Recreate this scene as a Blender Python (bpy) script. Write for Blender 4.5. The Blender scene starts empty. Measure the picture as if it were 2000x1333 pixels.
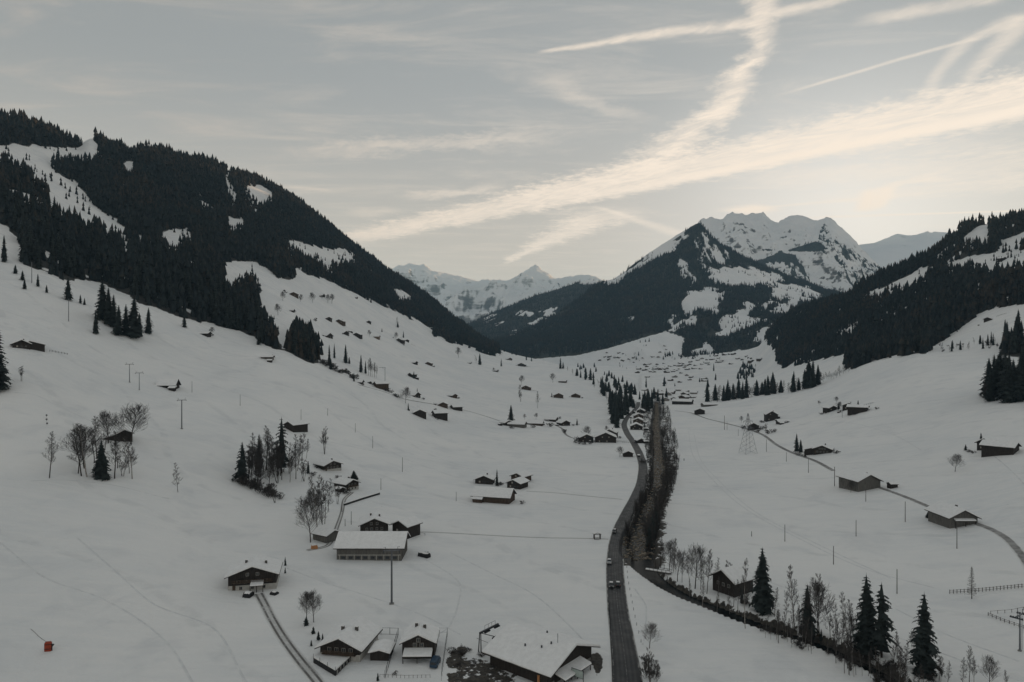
import bpy, math, random
import numpy as np
from mathutils import Vector
from mathutils.bvhtree import BVHTree

C = bpy.context.scene.collection
SC = bpy.context.scene
F = 2000 * 24.0 / 36.0          # focal length in photograph pixels
HOR = 690.0                     # eye level row in the photograph
CAMH = 82.0                     # drone height above the valley floor

# ------------------------------------------------------------------ camera
cam_d = bpy.data.cameras.new('camera')
cam = bpy.data.objects.new('camera', cam_d)
C.objects.link(cam)
cam.location = (0, 0, CAMH)
cam.rotation_euler = (math.radians(90), 0, 0)
cam_d.lens = 24.0
cam_d.sensor_width = 36.0
cam_d.shift_y = (HOR - 666.5) / 2000.0
cam_d.clip_start = 0.5
cam_d.clip_end = 80000
SC.camera = cam

# ------------------------------------------------------------------ sun, exposure
SUN_AZ = math.radians(26)       # to the right of the view direction
SUN_EL = math.radians(8.1)
sun_d = bpy.data.lights.new('sun', 'SUN')
sun_d.energy = 4.5
sun_d.angle = math.radians(0.5)
sun_d.color = (1.0, 0.62, 0.34)
sun = bpy.data.objects.new('sun', sun_d)
C.objects.link(sun)
sdir = Vector((math.sin(SUN_AZ) * math.cos(SUN_EL), math.cos(SUN_AZ) * math.cos(SUN_EL), math.sin(SUN_EL)))
sun.rotation_euler = (-sdir).to_track_quat('-Z', 'Y').to_euler()
sun.location = (0, 0, 3000)
SC.view_settings.view_transform = 'Standard'
SC.view_settings.look = 'None'
SC.view_settings.exposure = 0.20
SC.view_settings.gamma = 1.0
SC.view_settings.use_curve_mapping = False
SC.cycles.volume_bounces = 1
SC.cycles.max_bounces = 6
SC.cycles.diffuse_bounces = 4
SC.cycles.transparent_max_bounces = 8
SC.cycles.volume_step_rate = 1.0


# ------------------------------------------------------------------ small node language
class NT:
    def __init__(s, tree):
        s.t = tree
        s.n = tree.nodes
        s.l = tree.links
    def node(s, typ, **kw):
        n = s.n.new(typ)
        for k, v in kw.items():
            setattr(n, k, v)
        return n
    def put(s, sock, v):
        if isinstance(v, bpy.types.NodeSocket):
            s.l.new(v, sock)
        elif isinstance(v, (tuple, list)) and sock.type == 'RGBA' and len(v) == 3:
            sock.default_value = (*v, 1)
        else:
            sock.default_value = v
    def m(s, op, a, b=0.0, c=0.0, clamp=False):
        n = s.node('ShaderNodeMath', operation=op)
        n.use_clamp = clamp
        s.put(n.inputs[0], a)
        s.put(n.inputs[1], b)
        if op in ('MULTIPLY_ADD', 'SMOOTH_MIN', 'COMPARE', 'WRAP'):
            s.put(n.inputs[2], c)
        return n.outputs[0]
    def add(s, a, b): return s.m('ADD', a, b)
    def sub(s, a, b): return s.m('SUBTRACT', a, b)
    def mul(s, a, b): return s.m('MULTIPLY', a, b)
    def div(s, a, b): return s.m('DIVIDE', a, b)
    def mx(s, a, b): return s.m('MAXIMUM', a, b)
    def mad(s, a, b, c): return s.m('MULTIPLY_ADD', a, b, c)
    def ss(s, v, lo, hi, a=0.0, b=1.0):
        n = s.node('ShaderNodeMapRange', interpolation_type='SMOOTHSTEP')
        n.clamp = True
        s.put(n.inputs[0], v); s.put(n.inputs[1], lo); s.put(n.inputs[2], hi)
        s.put(n.inputs[3], a); s.put(n.inputs[4], b)
        return n.outputs[0]
    def noise(s, vec, scale, detail=4.0, rough=0.55, dist=0.0):
        n = s.node('ShaderNodeTexNoise')
        s.put(n.inputs['Vector'], vec)
        s.put(n.inputs['Scale'], scale); s.put(n.inputs['Detail'], detail)
        s.put(n.inputs['Roughness'], rough); s.put(n.inputs['Distortion'], dist)
        return n.outputs['Fac']
    def xyz(s, x, y, z):
        n = s.node('ShaderNodeCombineXYZ')
        s.put(n.inputs[0], x); s.put(n.inputs[1], y); s.put(n.inputs[2], z)
        return n.outputs[0]
    def mix(s, f, a, b, typ='MIX'):
        n = s.node('ShaderNodeMix', data_type='RGBA', blend_type=typ)
        n.clamp_factor = True
        s.put(n.inputs[0], f); s.put(n.inputs[6], a); s.put(n.inputs[7], b)
        return n.outputs[2]


# ------------------------------------------------------------------ sky: clear winter dusk with old contrails
world = bpy.data.worlds.new('World')
SC.world = world
world.use_nodes = True
W = NT(world.node_tree)
W.n.clear()
w_out = W.node('ShaderNodeOutputWorld')
w_bg = W.node('ShaderNodeBackground')
W.l.new(w_bg.outputs[0], w_out.inputs[0])
sky = W.node('ShaderNodeTexSky', sky_type='NISHITA')
sky.sun_disc = False
sky.sun_elevation = SUN_EL
sky.sun_rotation = SUN_AZ
sky.altitude = 1000
sky.air_density = 1.0
sky.dust_density = 1.5
sky.ozone_density = 1.0
tc = W.node('ShaderNodeTexCoord')
sep = W.node('ShaderNodeSeparateXYZ')
W.l.new(tc.outputs['Generated'], sep.inputs[0])
zc = W.mx(sep.outputs[2], 0.02)
U = W.div(sep.outputs[0], zc)      # the flat sheet at cirrus height seen from below
V = W.div(sep.outputs[1], zc)
P = W.xyz(U, V, 0.0)


def uv(px, py):
    return ((px - 1000.0) / (HOR - py), F / (HOR - py))


wob1 = W.sub(W.noise(P, 2.2, 3.0, 0.6), 0.5)
wob2 = W.sub(W.noise(P, 9.0, 4.0, 0.65), 0.5)
wob3 = W.sub(W.noise(P, 22.0, 6.0, 0.75, 0.5), 0.5)
puff = W.noise(W.xyz(W.add(U, W.mul(V, 0.8)), W.mul(W.sub(V, U), 0.35), 0.0), 7.5, 7.0, 0.74, 0.9)
veilc = W.noise(W.xyz(W.mul(U, 0.35), V, 0.0), 3.2, 6.0, 0.68, 0.6)


def trail(p0, p1, w0, w1, soft=0.7, wob=0.25, fade0=0.08, fade1=0.08, amp=1.0, tex=0.5, side=0.0):
    """one straight contrail in the sheet: pixel ends, half widths in sheet units"""
    a, b = uv(*p0), uv(*p1)
    dx, dy = b[0] - a[0], b[1] - a[1]
    L = math.hypot(dx, dy)
    dx, dy = dx / L, dy / L
    ru, rv = W.sub(U, a[0]), W.sub(V, a[1])
    t = W.div(W.add(W.mul(ru, dx), W.mul(rv, dy)), L)
    s = W.add(W.mul(ru, dy), W.mul(rv, -dx))
    wd = W.m('MAXIMUM', W.mad(W.m('MINIMUM', W.mx(t, 0.0), 1.0), w1 - w0, w0), 0.004)
    s = W.add(s, W.mul(wob1, wob * 0.8))
    q = W.div(W.m('ABSOLUTE', s), wd)
    q = W.add(q, W.add(W.mul(wob2, wob * 4.4), W.mul(wob3, wob * 3.6)))
    mk = W.ss(q, 1.0, 1.0 - soft)
    mk = W.mul(mk, W.ss(t, -fade0, fade0))
    mk = W.mul(mk, W.ss(t, 1.0 + fade1, 1.0 - fade1))
    if tex:
        mk = W.mul(mk, W.ss(puff, 0.30, 0.68, 1.0 - tex, 1.0))
    if side:
        mk = W.mul(mk, W.ss(W.div(s, wd), -side, side, 0.45, 1.0))
    return W.mul(mk, amp)


trails = [
    # the broad old band from the right edge down to the far left of the gap
    trail((3270, -75), (680, 468), 0.47, 0.31, 0.72, 0.26, 0.02, 0.07, 0.95, 0.50),
    trail((2459, 122), (1152, 386), 0.17, 0.13, 0.95, 0.07, 0.02, 0.35, 0.95, 0.1),
    # the branch that bends up to the top edge and the tail below the band
    trail((1500, -40), (1475, 110), 0.070, 0.060, 0.98, 0.30, 0.05, 0.25, 0.75, 0.6),
    trail((1478, 100), (1400, 225), 0.080, 0.14, 0.98, 0.30, 0.12, 0.15, 0.9, 0.6),
    trail((1410, 210), (1240, 335), 0.15, 0.26, 0.98, 0.32, 0.15, 0.15, 0.95, 0.6),
    trail((1300, 318), (1060, 385), 0.24, 0.40, 0.98, 0.35, 0.15, 0.2, 0.7, 0.6),
    trail((1190, 415), (985, 514), 0.42, 0.05, 0.95, 0.35, 0.12, 0.1, 0.9, 0.5),
    # upper left streak and its continuation past the branch
    trail((1062, 101), (1470, 42), 0.024, 0.070, 0.98, 0.16, 0.06, 0.12, 0.72, 0.5),
    trail((1500, 28), (1700, -14), 0.055, 0.045, 0.98, 0.16, 0.1, 0.15, 0.6, 0.4),
    # faint older streaks at the upper right
    trail((1690, 38), (1960, -10), 0.06, 0.07, 0.95, 0.16, 0.15, 0.1, 0.50, 0.5),
    trail((1560, 175), (1900, 75), 0.025, 0.025, 0.95, 0.05, 0.25, 0.1, 0.5, 0.4),
    trail((1800, 195), (1885, 75), 0.035, 0.045, 0.95, 0.10, 0.2, 0.1, 0.42, 0.4),
    trail((1850, 200), (2010, 25), 0.030, 0.075, 0.95, 0.10, 0.1, 0.1, 0.5, 0.5),
    # thin young trails low in the sky
    trail((1168, 405), (1335, 460), 0.05, 0.16, 0.95, 0.06, 0.08, 0.15, 0.55, 0.3),
    trail((1590, 425), (2060, 410), 0.06, 0.06, 0.95, 0.02, 0.1, 0.05, 0.7, 0.1),
    trail((1420, 412), (1800, 378), 0.05, 0.09, 0.95, 0.03, 0.15, 0.15, 0.45, 0.2),
    trail((1560, 285), (2060, 292), 0.20, 0.30, 0.98, 0.30, 0.3, 0.05, 0.30, 0.8),
    trail((1480, 352), (2060, 318), 0.35, 0.55, 0.98, 0.30, 0.2, 0.05, 0.45, 0.6),
    trail((1650, 385), (2060, 352), 0.35, 0.40, 0.98, 0.30, 0.2, 0.05, 0.45, 0.6),
    # bright ice patches left of the sun and the cap over the summit
    trail((1688, 412), (1702, 372), 0.10, 0.09, 0.9, 0.06, 0.2, 0.2, 1.0, 0.1),
    trail((1712, 408), (1738, 362), 0.09, 0.08, 0.9, 0.06, 0.2, 0.2, 0.95, 0.1),
    trail((1440, 416), (1500, 404), 0.30, 0.24, 0.9, 0.06, 0.3, 0.3, 1.0, 0.1),
    trail((1740, 362), (1830, 345), 0.08, 0.20, 0.98, 0.15, 0.1, 0.2, 0.6, 0.5),
    trail((1885, 78), (1990, 30), 0.05, 0.08, 0.98, 0.15, 0.1, 0.1, 0.5, 0.5),
    # broad pale wisps on the left
    trail((600, 302), (1060, 262), 0.17, 0.20, 0.98, 0.40, 0.3, 0.3, 0.42, 0.6),
    trail((800, 386), (970, 366), 0.16, 0.12, 0.95, 0.30, 0.2, 0.2, 0.50, 0.5),
    trail((690, 420), (770, 410), 0.22, 0.2, 0.98, 0.30, 0.3, 0.3, 0.35, 0.4),
    trail((560, 365), (640, 372), 0.10, 0.06, 0.98, 0.10, 0.3, 0.2, 0.35, 0.3),
    trail((1090, 165), (1230, 235), 0.10, 0.10, 0.98, 0.30, 0.3, 0.3, 0.3, 0.5),
]
cloud = trails[0]
for t_ in trails[1:]:
    inv = W.mul(W.m('SUBTRACT', 1.0, cloud), W.m('SUBTRACT', 1.0, t_))
    cloud = W.m('SUBTRACT', 1.0, inv)
veil = W.mul(W.ss(veilc, 0.45, 0.8), 0.30)
cloud = W.m('SUBTRACT', 1.0, W.mul(W.m('SUBTRACT', 1.0, cloud), W.m('SUBTRACT', 1.0, veil)))
# thin ice haze over the whole sky takes most of the blue out of it
hs = W.node('ShaderNodeHueSaturation')
W.l.new(sky.outputs[0], hs.inputs['Color'])
hs.inputs['Saturation'].default_value = 0.22
sund = W.node('ShaderNodeVectorMath', operation='DOT_PRODUCT')
W.l.new(tc.outputs['Generated'], sund.inputs[0])
sund.inputs[1].default_value = sdir
near = W.ss(sund.outputs['Value'], 0.55, 1.0)
skyc = W.mix(0.66, hs.outputs[0], (3.20, 3.27, 3.20))
skyc = W.mix(W.ss(sep.outputs[2], 0.40, -0.02, 0.0, 0.85), skyc, (6.8, 5.65, 4.4))
cloudc = W.mix(near, (7.2, 5.7, 4.45), (9.8, 8.3, 6.8))
skyc = W.mix(cloud, skyc, cloudc)
W.put(w_bg.inputs[0], skyc)
w_bg.inputs[1].default_value = 0.10

# ------------------------------------------------------------------ helpers
rng = np.random.default_rng(11)
random.seed(11)


def smooth(t):
    return t * t * t * (t * (t * 6 - 15) + 10)


_tab = np.random.default_rng(5).random((256, 256))


def vnoise(x, y):
    xi = np.floor(x).astype(int); yi = np.floor(y).astype(int)
    fx = smooth(x - xi); fy = smooth(y - yi)
    a = _tab[xi & 255, yi & 255]; b = _tab[(xi + 1) & 255, yi & 255]
    c = _tab[xi & 255, (yi + 1) & 255]; d = _tab[(xi + 1) & 255, (yi + 1) & 255]
    return (a * (1 - fx) + b * fx) * (1 - fy) + (c * (1 - fx) + d * fx) * fy


def fbm(x, y, octv=5, ridged=False, gain=0.5):
    s = 0; amp = 1.0; tot = 0
    for i in range(octv):
        n = vnoise(x + 17.3 * i, y - 9.1 * i) * 2 - 1
        if ridged:
            n = 1 - 2 * np.abs(n)
        s = s + n * amp; tot += amp
        amp *= gain; x = x * 2.03; y = y * 2.03
    return s / tot


def pchip(x, Y, xq):
    """monotone cubic through knots x (K), values Y (K,N) -> (Q,N)"""
    x = np.asarray(x, float); Y = np.asarray(Y, float)
    one = Y.ndim == 1
    if one: Y = Y[:, None]
    h = np.diff(x)[:, None]; d = np.diff(Y, axis=0) / h
    m = np.zeros_like(Y)
    if len(x) > 2:
        w1 = 2 * h[1:] + h[:-1]; w2 = h[1:] + 2 * h[:-1]
        ok = d[:-1] * d[1:] > 0
        den = np.where(ok, w1 / np.where(ok, d[:-1], 1) + w2 / np.where(ok, d[1:], 1), 1)
        m[1:-1] = np.where(ok, (w1 + w2) / den, 0)
    m[0] = d[0]; m[-1] = d[-1]
    xq = np.clip(np.asarray(xq, float), x[0], x[-1])
    i = np.clip(np.searchsorted(x, xq, side='right') - 1, 0, len(x) - 2)
    hh = h[i]; t = ((xq - x[i]) / hh[:, 0])[:, None]
    r = ((1 + 2 * t) * (1 - t) ** 2 * Y[i] + t * (1 - t) ** 2 * hh * m[i]
         + t * t * (3 - 2 * t) * Y[i + 1] + t * t * (t - 1) * hh * m[i + 1])
    return r[:, 0] if one else r


def inpoly(px, py, poly):
    px = np.asarray(px, float); py = np.asarray(py, float)
    r = np.zeros(px.shape, bool)
    n = len(poly)
    for i in range(n):
        x0, y0 = poly[i]; x1, y1 = poly[(i + 1) % n]
        if y0 == y1: continue
        c = ((y0 > py) != (y1 > py)) & (px < (x1 - x0) * (py - y0) / (y1 - y0) + x0)
        r ^= c
    return r


def to_px(P):
    P = np.asarray(P, float)
    d = np.maximum(P[..., 1], 1e-3)
    return 1000 + F * P[..., 0] / d, HOR - F * (P[..., 2] - CAMH) / d


def set_props(o, label=None, cat=None, group=None, kind=None):
    if label: o['label'] = label
    if cat: o['category'] = cat
    if group: o['group'] = group
    if kind: o['kind'] = kind
    return o


def mesh_np(name, V, Fa, mat=None, smoothsh=False):
    """mesh from numpy verts (n,3) and equal-sized faces (m,k)"""
    me = bpy.data.meshes.new(name)
    V = np.asarray(V, np.float32); Fa = np.asarray(Fa, np.int32)
    k = Fa.shape[1]
    me.vertices.add(len(V)); me.vertices.foreach_set('co', V.ravel())
    me.loops.add(Fa.size); me.loops.foreach_set('vertex_index', Fa.ravel())
    me.polygons.add(len(Fa))
    me.polygons.foreach_set('loop_start', np.arange(0, Fa.size, k, dtype=np.int32))
    me.polygons.foreach_set('loop_total', np.full(len(Fa), k, np.int32))
    if smoothsh:
        me.polygons.foreach_set('use_smooth', np.ones(len(Fa), bool))
    me.update(calc_edges=True)
    if mat: me.materials.append(mat)
    return me


def link(name, me, parent=None, loc=None, rz=None, scale=None):
    o = bpy.data.objects.new(name, me)
    C.objects.link(o)
    if parent is not None: o.parent = parent
    if loc is not None: o.location = loc
    if rz is not None: o.rotation_euler = (0, 0, rz)
    if scale is not None: o.scale = scale if hasattr(scale, '__len__') else (scale,) * 3
    return o


def thing(name, loc, rz, label, cat, group=None):
    o = link(name, None, None, loc, rz)
    o.empty_display_size = 1.0
    return set_props(o, label, cat, group)


class MB:
    """collects boxes, prisms and tubes into one mesh"""
    def __init__(s): s.v = []; s.f = []
    def poly(s, pts, faces):
        n = len(s.v); s.v += [tuple(p) for p in pts]; s.f += [tuple(i + n for i in f) for f in faces]; return s
    def box(s, x0, x1, y0, y1, z0, z1):
        return s.poly([(x0, y0, z0), (x1, y0, z0), (x1, y1, z0), (x0, y1, z0), (x0, y0, z1), (x1, y0, z1), (x1, y1, z1), (x0, y1, z1)],
                      [(3, 2, 1, 0), (4, 5, 6, 7), (0, 1, 5, 4), (1, 2, 6, 5), (2, 3, 7, 6), (3, 0, 4, 7)])
    def prism(s, sec, y0, y1, n=1, jit=0.0, rs=None):
        """section in (x,z), counter clockwise seen from the front, run along y"""
        k = len(sec); base = len(s.v)
        for j in range(n + 1):
            y = y0 + (y1 - y0) * j / n
            for (x, z) in sec:
                dx = dz = 0
                if jit and rs is not None:
                    dx = rs.uniform(-jit, jit); dz = rs.uniform(-jit, jit)
                s.v.append((x + dx, y, z + dz))
        for j in range(n):
            for i in range(k):
                a = base + j * k + i; b = base + j * k + (i + 1) % k
                s.f.append((a, b, b + k, a + k))
        s.f.append(tuple(base + i for i in reversed(range(k))))
        s.f.append(tuple(base + n * k + i for i in range(k)))
        return s
    def tube(s, p0, p1, r0, r1=None, n=6):
        r1 = r0 if r1 is None else r1
        p0 = Vector(p0); p1 = Vector(p1); d = (p1 - p0).normalized()
        a = d.orthogonal().normalized(); b = d.cross(a)
        base = len(s.v)
        for p, r in ((p0, r0), (p1, r1)):
            for i in range(n):
                t = 2 * math.pi * i / n
                s.v.append(tuple(p + a * (math.cos(t) * r) + b * (math.sin(t) * r)))
        for i in range(n):
            j = (i + 1) % n
            s.f.append((base + i, base + j, base + n + j, base + n + i))
        s.f.append(tuple(base + i for i in reversed(range(n)))); s.f.append(tuple(base + n + i for i in range(n)))
        return s
    def mesh(s, name, mat=None, sm=False):
        me = bpy.data.meshes.new(name)
        me.from_pydata(s.v, [], s.f); me.update()
        if sm:
            me.polygons.foreach_set('use_smooth', np.ones(len(me.polygons), bool))
        if mat: me.materials.append(mat)
        return me
    def build(s, name, mat=None, parent=None, **kw):
        return link(name, s.mesh(name, mat), parent, **kw)


# ------------------------------------------------------------------ materials
MATS = {}


def mat_base(name):
    m = bpy.data.materials.new(name); m.use_nodes = True
    t = NT(m.node_tree); t.n.clear()
    out = t.node('ShaderNodeOutputMaterial'); b = t.node('ShaderNodeBsdfPrincipled')
    t.l.new(b.outputs[0], out.inputs[0])
    MATS[name] = m
    return m, t, b


def obj_co(t):
    return t.node('ShaderNodeTexCoord').outputs['Object']


def mat_plain(name, col, rough=0.7, var=0.25, scale=1.5, spec=0.3, metal=0.0, stretch=(1, 1, 1), bump=0.0):
    """solid colour broken up by noise of its own grain"""
    m, t, b = mat_base(name)
    mp = t.node('ShaderNodeMapping'); t.put(mp.inputs[0], obj_co(t)); mp.inputs['Scale'].default_value = stretch
    n = t.noise(mp.outputs[0], scale, 4.0, 0.6)
    f = t.ss(n, 0.3, 0.7)
    lo = tuple(c * (1 - var) for c in col); hi = tuple(min(1, c * (1 + var)) for c in col)
    t.put(b.inputs['Base Color'], t.mix(f, lo, hi))
    b.inputs['Roughness'].default_value = rough
    b.inputs['Specular IOR Level'].default_value = spec
    b.inputs['Metallic'].default_value = metal
    if bump:
        bp = t.node('ShaderNodeBump'); bp.inputs['Strength'].default_value = bump; bp.inputs['Distance'].default_value = 0.05
        t.put(bp.inputs['Height'], n); t.put(b.inputs['Normal'], bp.outputs[0])
    return m


def attr(t, name):
    a = t.node('ShaderNodeAttribute'); a.attribute_name = name
    return a.outputs['Fac']


def mat_snowfield():
    """snow with wind pattern, soft slope shading mottled into the colour, old tracks and bare patches where the masks say so"""
    m, t, b = mat_base('snowfield')
    co = obj_co(t)
    big = t.noise(co, 0.012, 5.0, 0.55)
    mid = t.noise(co, 0.11, 4.0, 0.6)
    fin = t.noise(co, 0.9, 4.0, 0.65)
    mp = t.node('ShaderNodeMapping'); t.put(mp.inputs[0], co)
    mp.inputs['Rotation'].default_value = (0, 0, 0.5); mp.inputs['Scale'].default_value = (0.25, 1.6, 1)
    wind = t.noise(mp.outputs[0], 0.16, 5.0, 0.6, 0.8)
    snow = t.mix(t.ss(big, 0.3, 0.7), (0.77, 0.79, 0.80), (0.88, 0.88, 0.87))  # broad tone change stands in for soft shading of the undulations
    snow = t.mix(t.mul(t.ss(wind, 0.35, 0.75), 0.6), snow, (0.90, 0.895, 0.88))
    snow = t.mix(t.mul(t.ss(t.noise(co, 0.045, 5.0, 0.62, 0.6), 0.50, 0.74), 0.55), snow, (0.68, 0.70, 0.72))  # greyer patches paint the faint shading of the slopes into the colour
    # narrow ski and vehicle tracks
    wv = t.node('ShaderNodeTexWave', wave_type='BANDS', bands_direction='DIAGONAL', wave_profile='SIN')
    t.put(wv.inputs['Vector'], co); wv.inputs['Scale'].default_value = 0.010
    wv.inputs['Distortion'].default_value = 14.0; wv.inputs['Detail'].default_value = 2.0
    wv.inputs['Detail Scale'].default_value = 0.35
    trk = t.mul(t.ss(wv.outputs['Fac'], 0.972, 0.999), t.ss(mid, 0.40, 0.62))
    snow = t.mix(t.mul(trk, 0.22), snow, (0.50, 0.52, 0.54))
    # small things poking out: grass tufts, fence stubs, stones
    spk = t.ss(fin, 0.74, 0.80)
    snow = t.mix(t.mul(t.mul(spk, t.ss(mid, 0.5, 0.7)), 0.35), snow, (0.20, 0.18, 0.15))
    # forest floor: needles, stems and shrubs with snow between
    fo = attr(t, 'forest')
    ff = t.ss(t.add(fo, t.mul(t.sub(fin, 0.5), 0.7)), 0.35, 0.62)
    litter = t.mix(t.ss(t.noise(co, 0.5, 3.0), 0.45, 0.7), (0.032, 0.033, 0.031), (0.055, 0.053, 0.048))
    snow = t.mix(ff, snow, litter)
    # brush and bare soil on banks and around the lift station
    di = attr(t, 'dirt')
    dn = t.add(t.mul(t.noise(co, 0.16, 6.0, 0.62), 0.7), t.mul(t.noise(co, 0.55, 3.0, 0.6), 0.3))
    df = t.ss(t.add(di, t.mul(t.sub(dn, 0.5), 2.4)), 0.46, 0.56)
    soil = t.mix(t.ss(fin, 0.35, 0.65), (0.030, 0.028, 0.026), (0.085, 0.075, 0.062))
    snow = t.mix(df, snow, soil)
    t.put(b.inputs['Base Color'], snow)
    b.inputs['Roughness'].default_value = 0.75
    b.inputs['Specular IOR Level'].default_value = 0.25
    bp = t.node('ShaderNodeBump'); bp.inputs['Strength'].default_value = 0.8; bp.inputs['Distance'].default_value = 0.8
    h = t.add(t.mul(mid, 1.1), t.add(t.mul(wind, 0.7), t.mul(fin, 0.18)))
    t.put(bp.inputs['Height'], t.sub(h, t.mul(trk, 0.4))); t.put(b.inputs['Normal'], bp.outputs[0])
    return m


def mat_alpine(name, rock_lo=0.52, rock_hi=0.72, nscale=0.004):
    """high mountain: snow lies where it can, rock shows where it is too steep; forest from the mask"""
    m, t, b = mat_base(name)
    g = t.node('ShaderNodeNewGeometry'); s = t.node('ShaderNodeSeparateXYZ'); t.l.new(g.outputs['Normal'], s.inputs[0])
    co = obj_co(t)
    n1 = t.noise(co, nscale, 6.0, 0.65)
    mp = t.node('ShaderNodeMapping'); t.put(mp.inputs[0], co); mp.inputs['Scale'].default_value = (0.25, 0.25, 1.8)
    mp.inputs['Rotation'].default_value = (0.18, -0.12, 0)
    strata = t.noise(mp.outputs[0], nscale * 4, 6.0, 0.7)
    st = t.add(s.outputs[2], t.add(t.mul(t.sub(n1, 0.5), 0.55), t.mul(t.sub(strata, 0.5), 0.75)))
    sn = t.ss(st, rock_lo, rock_hi)
    rock = t.mix(t.ss(strata, 0.35, 0.65), (0.085, 0.083, 0.082), (0.21, 0.20, 0.19))
    snow = t.mix(t.ss(n1, 0.3, 0.7), (0.78, 0.80, 0.81), (0.86, 0.86, 0.86))
    c = t.mix(sn, rock, snow)
    fo = attr(t, 'forest')
    fn = t.noise(co, nscale * 12, 5.0, 0.7)
    ff = t.ss(t.add(fo, t.mul(t.sub(fn, 0.5), 0.9)), 0.42, 0.58)
    c = t.mix(ff, c, t.mix(t.ss(fn, 0.4, 0.7), (0.036, 0.040, 0.036), (0.060, 0.060, 0.052)))
    t.put(b.inputs['Base Color'], c)
    b.inputs['Roughness'].default_value = 0.8
    b.inputs['Specular IOR Level'].default_value = 0.15
    bp = t.node('ShaderNodeBump'); bp.inputs['Strength'].default_value = 0.8; bp.inputs['Distance'].default_value = 0.05 / nscale
    t.put(bp.inputs['Height'], t.add(n1, t.mul(strata, 0.3))); t.put(b.inputs['Normal'], bp.outputs[0])
    return m


M_SNOWF = mat_snowfield()
M_ALP = mat_alpine('alpine_rock_and_snow', 0.40, 0.57)
M_FAR = mat_alpine('far_alpine_rock_and_snow', 0.50, 0.78, 0.002)
M_SNOW = mat_plain('roof_snow', (0.84, 0.845, 0.845), 0.75, 0.05, 0.8, 0.2, bump=0.3)
M_NEEDLE = mat_plain('spruce_needles', (0.030, 0.038, 0.037), 0.85, 0.4, 0.5, 0.15)
M_NEEDLE_FAR = mat_plain('far_spruce_needles', (0.024, 0.031, 0.034), 0.9, 0.55, 0.06, 0.1)
def mat_far_needle():
    m, t, b = mat_base('far_forest')
    co = obj_co(t); n = t.noise(co, 0.09, 3.0, 0.7); n2 = t.noise(co, 0.008, 4.0, 0.6)
    c = t.mix(t.ss(n, 0.3, 0.7), (0.017, 0.023, 0.026), (0.032, 0.040, 0.040))
    c = t.mix(t.mul(t.ss(t.add(t.mul(n, 0.6), t.mul(n2, 0.6)), 0.60, 0.74), 0.7), c, (0.060, 0.047, 0.036))  # brown tint imitates warm sunlight on the treetops
    t.put(b.inputs['Base Color'], c); b.inputs['Roughness'].default_value = 0.9; b.inputs['Specular IOR Level'].default_value = 0.1
    return m


M_NEEDLE_FAR = mat_far_needle()
M_BARK = mat_plain('bark', (0.055, 0.046, 0.040), 0.9, 0.35, 2.0, 0.1, stretch=(1, 1, 0.3))
M_TWIG = mat_plain('bare_twigs', (0.075, 0.069, 0.066), 0.9, 0.3, 0.6, 0.1)
M_BIRCH = mat_plain('pale_bark', (0.30, 0.28, 0.26), 0.85, 0.45, 2.5, 0.15, stretch=(1, 1, 2))
M_BRUSH = mat_plain('brush_twigs', (0.046, 0.041, 0.038), 0.95, 0.35, 0.4, 0.05)

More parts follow.
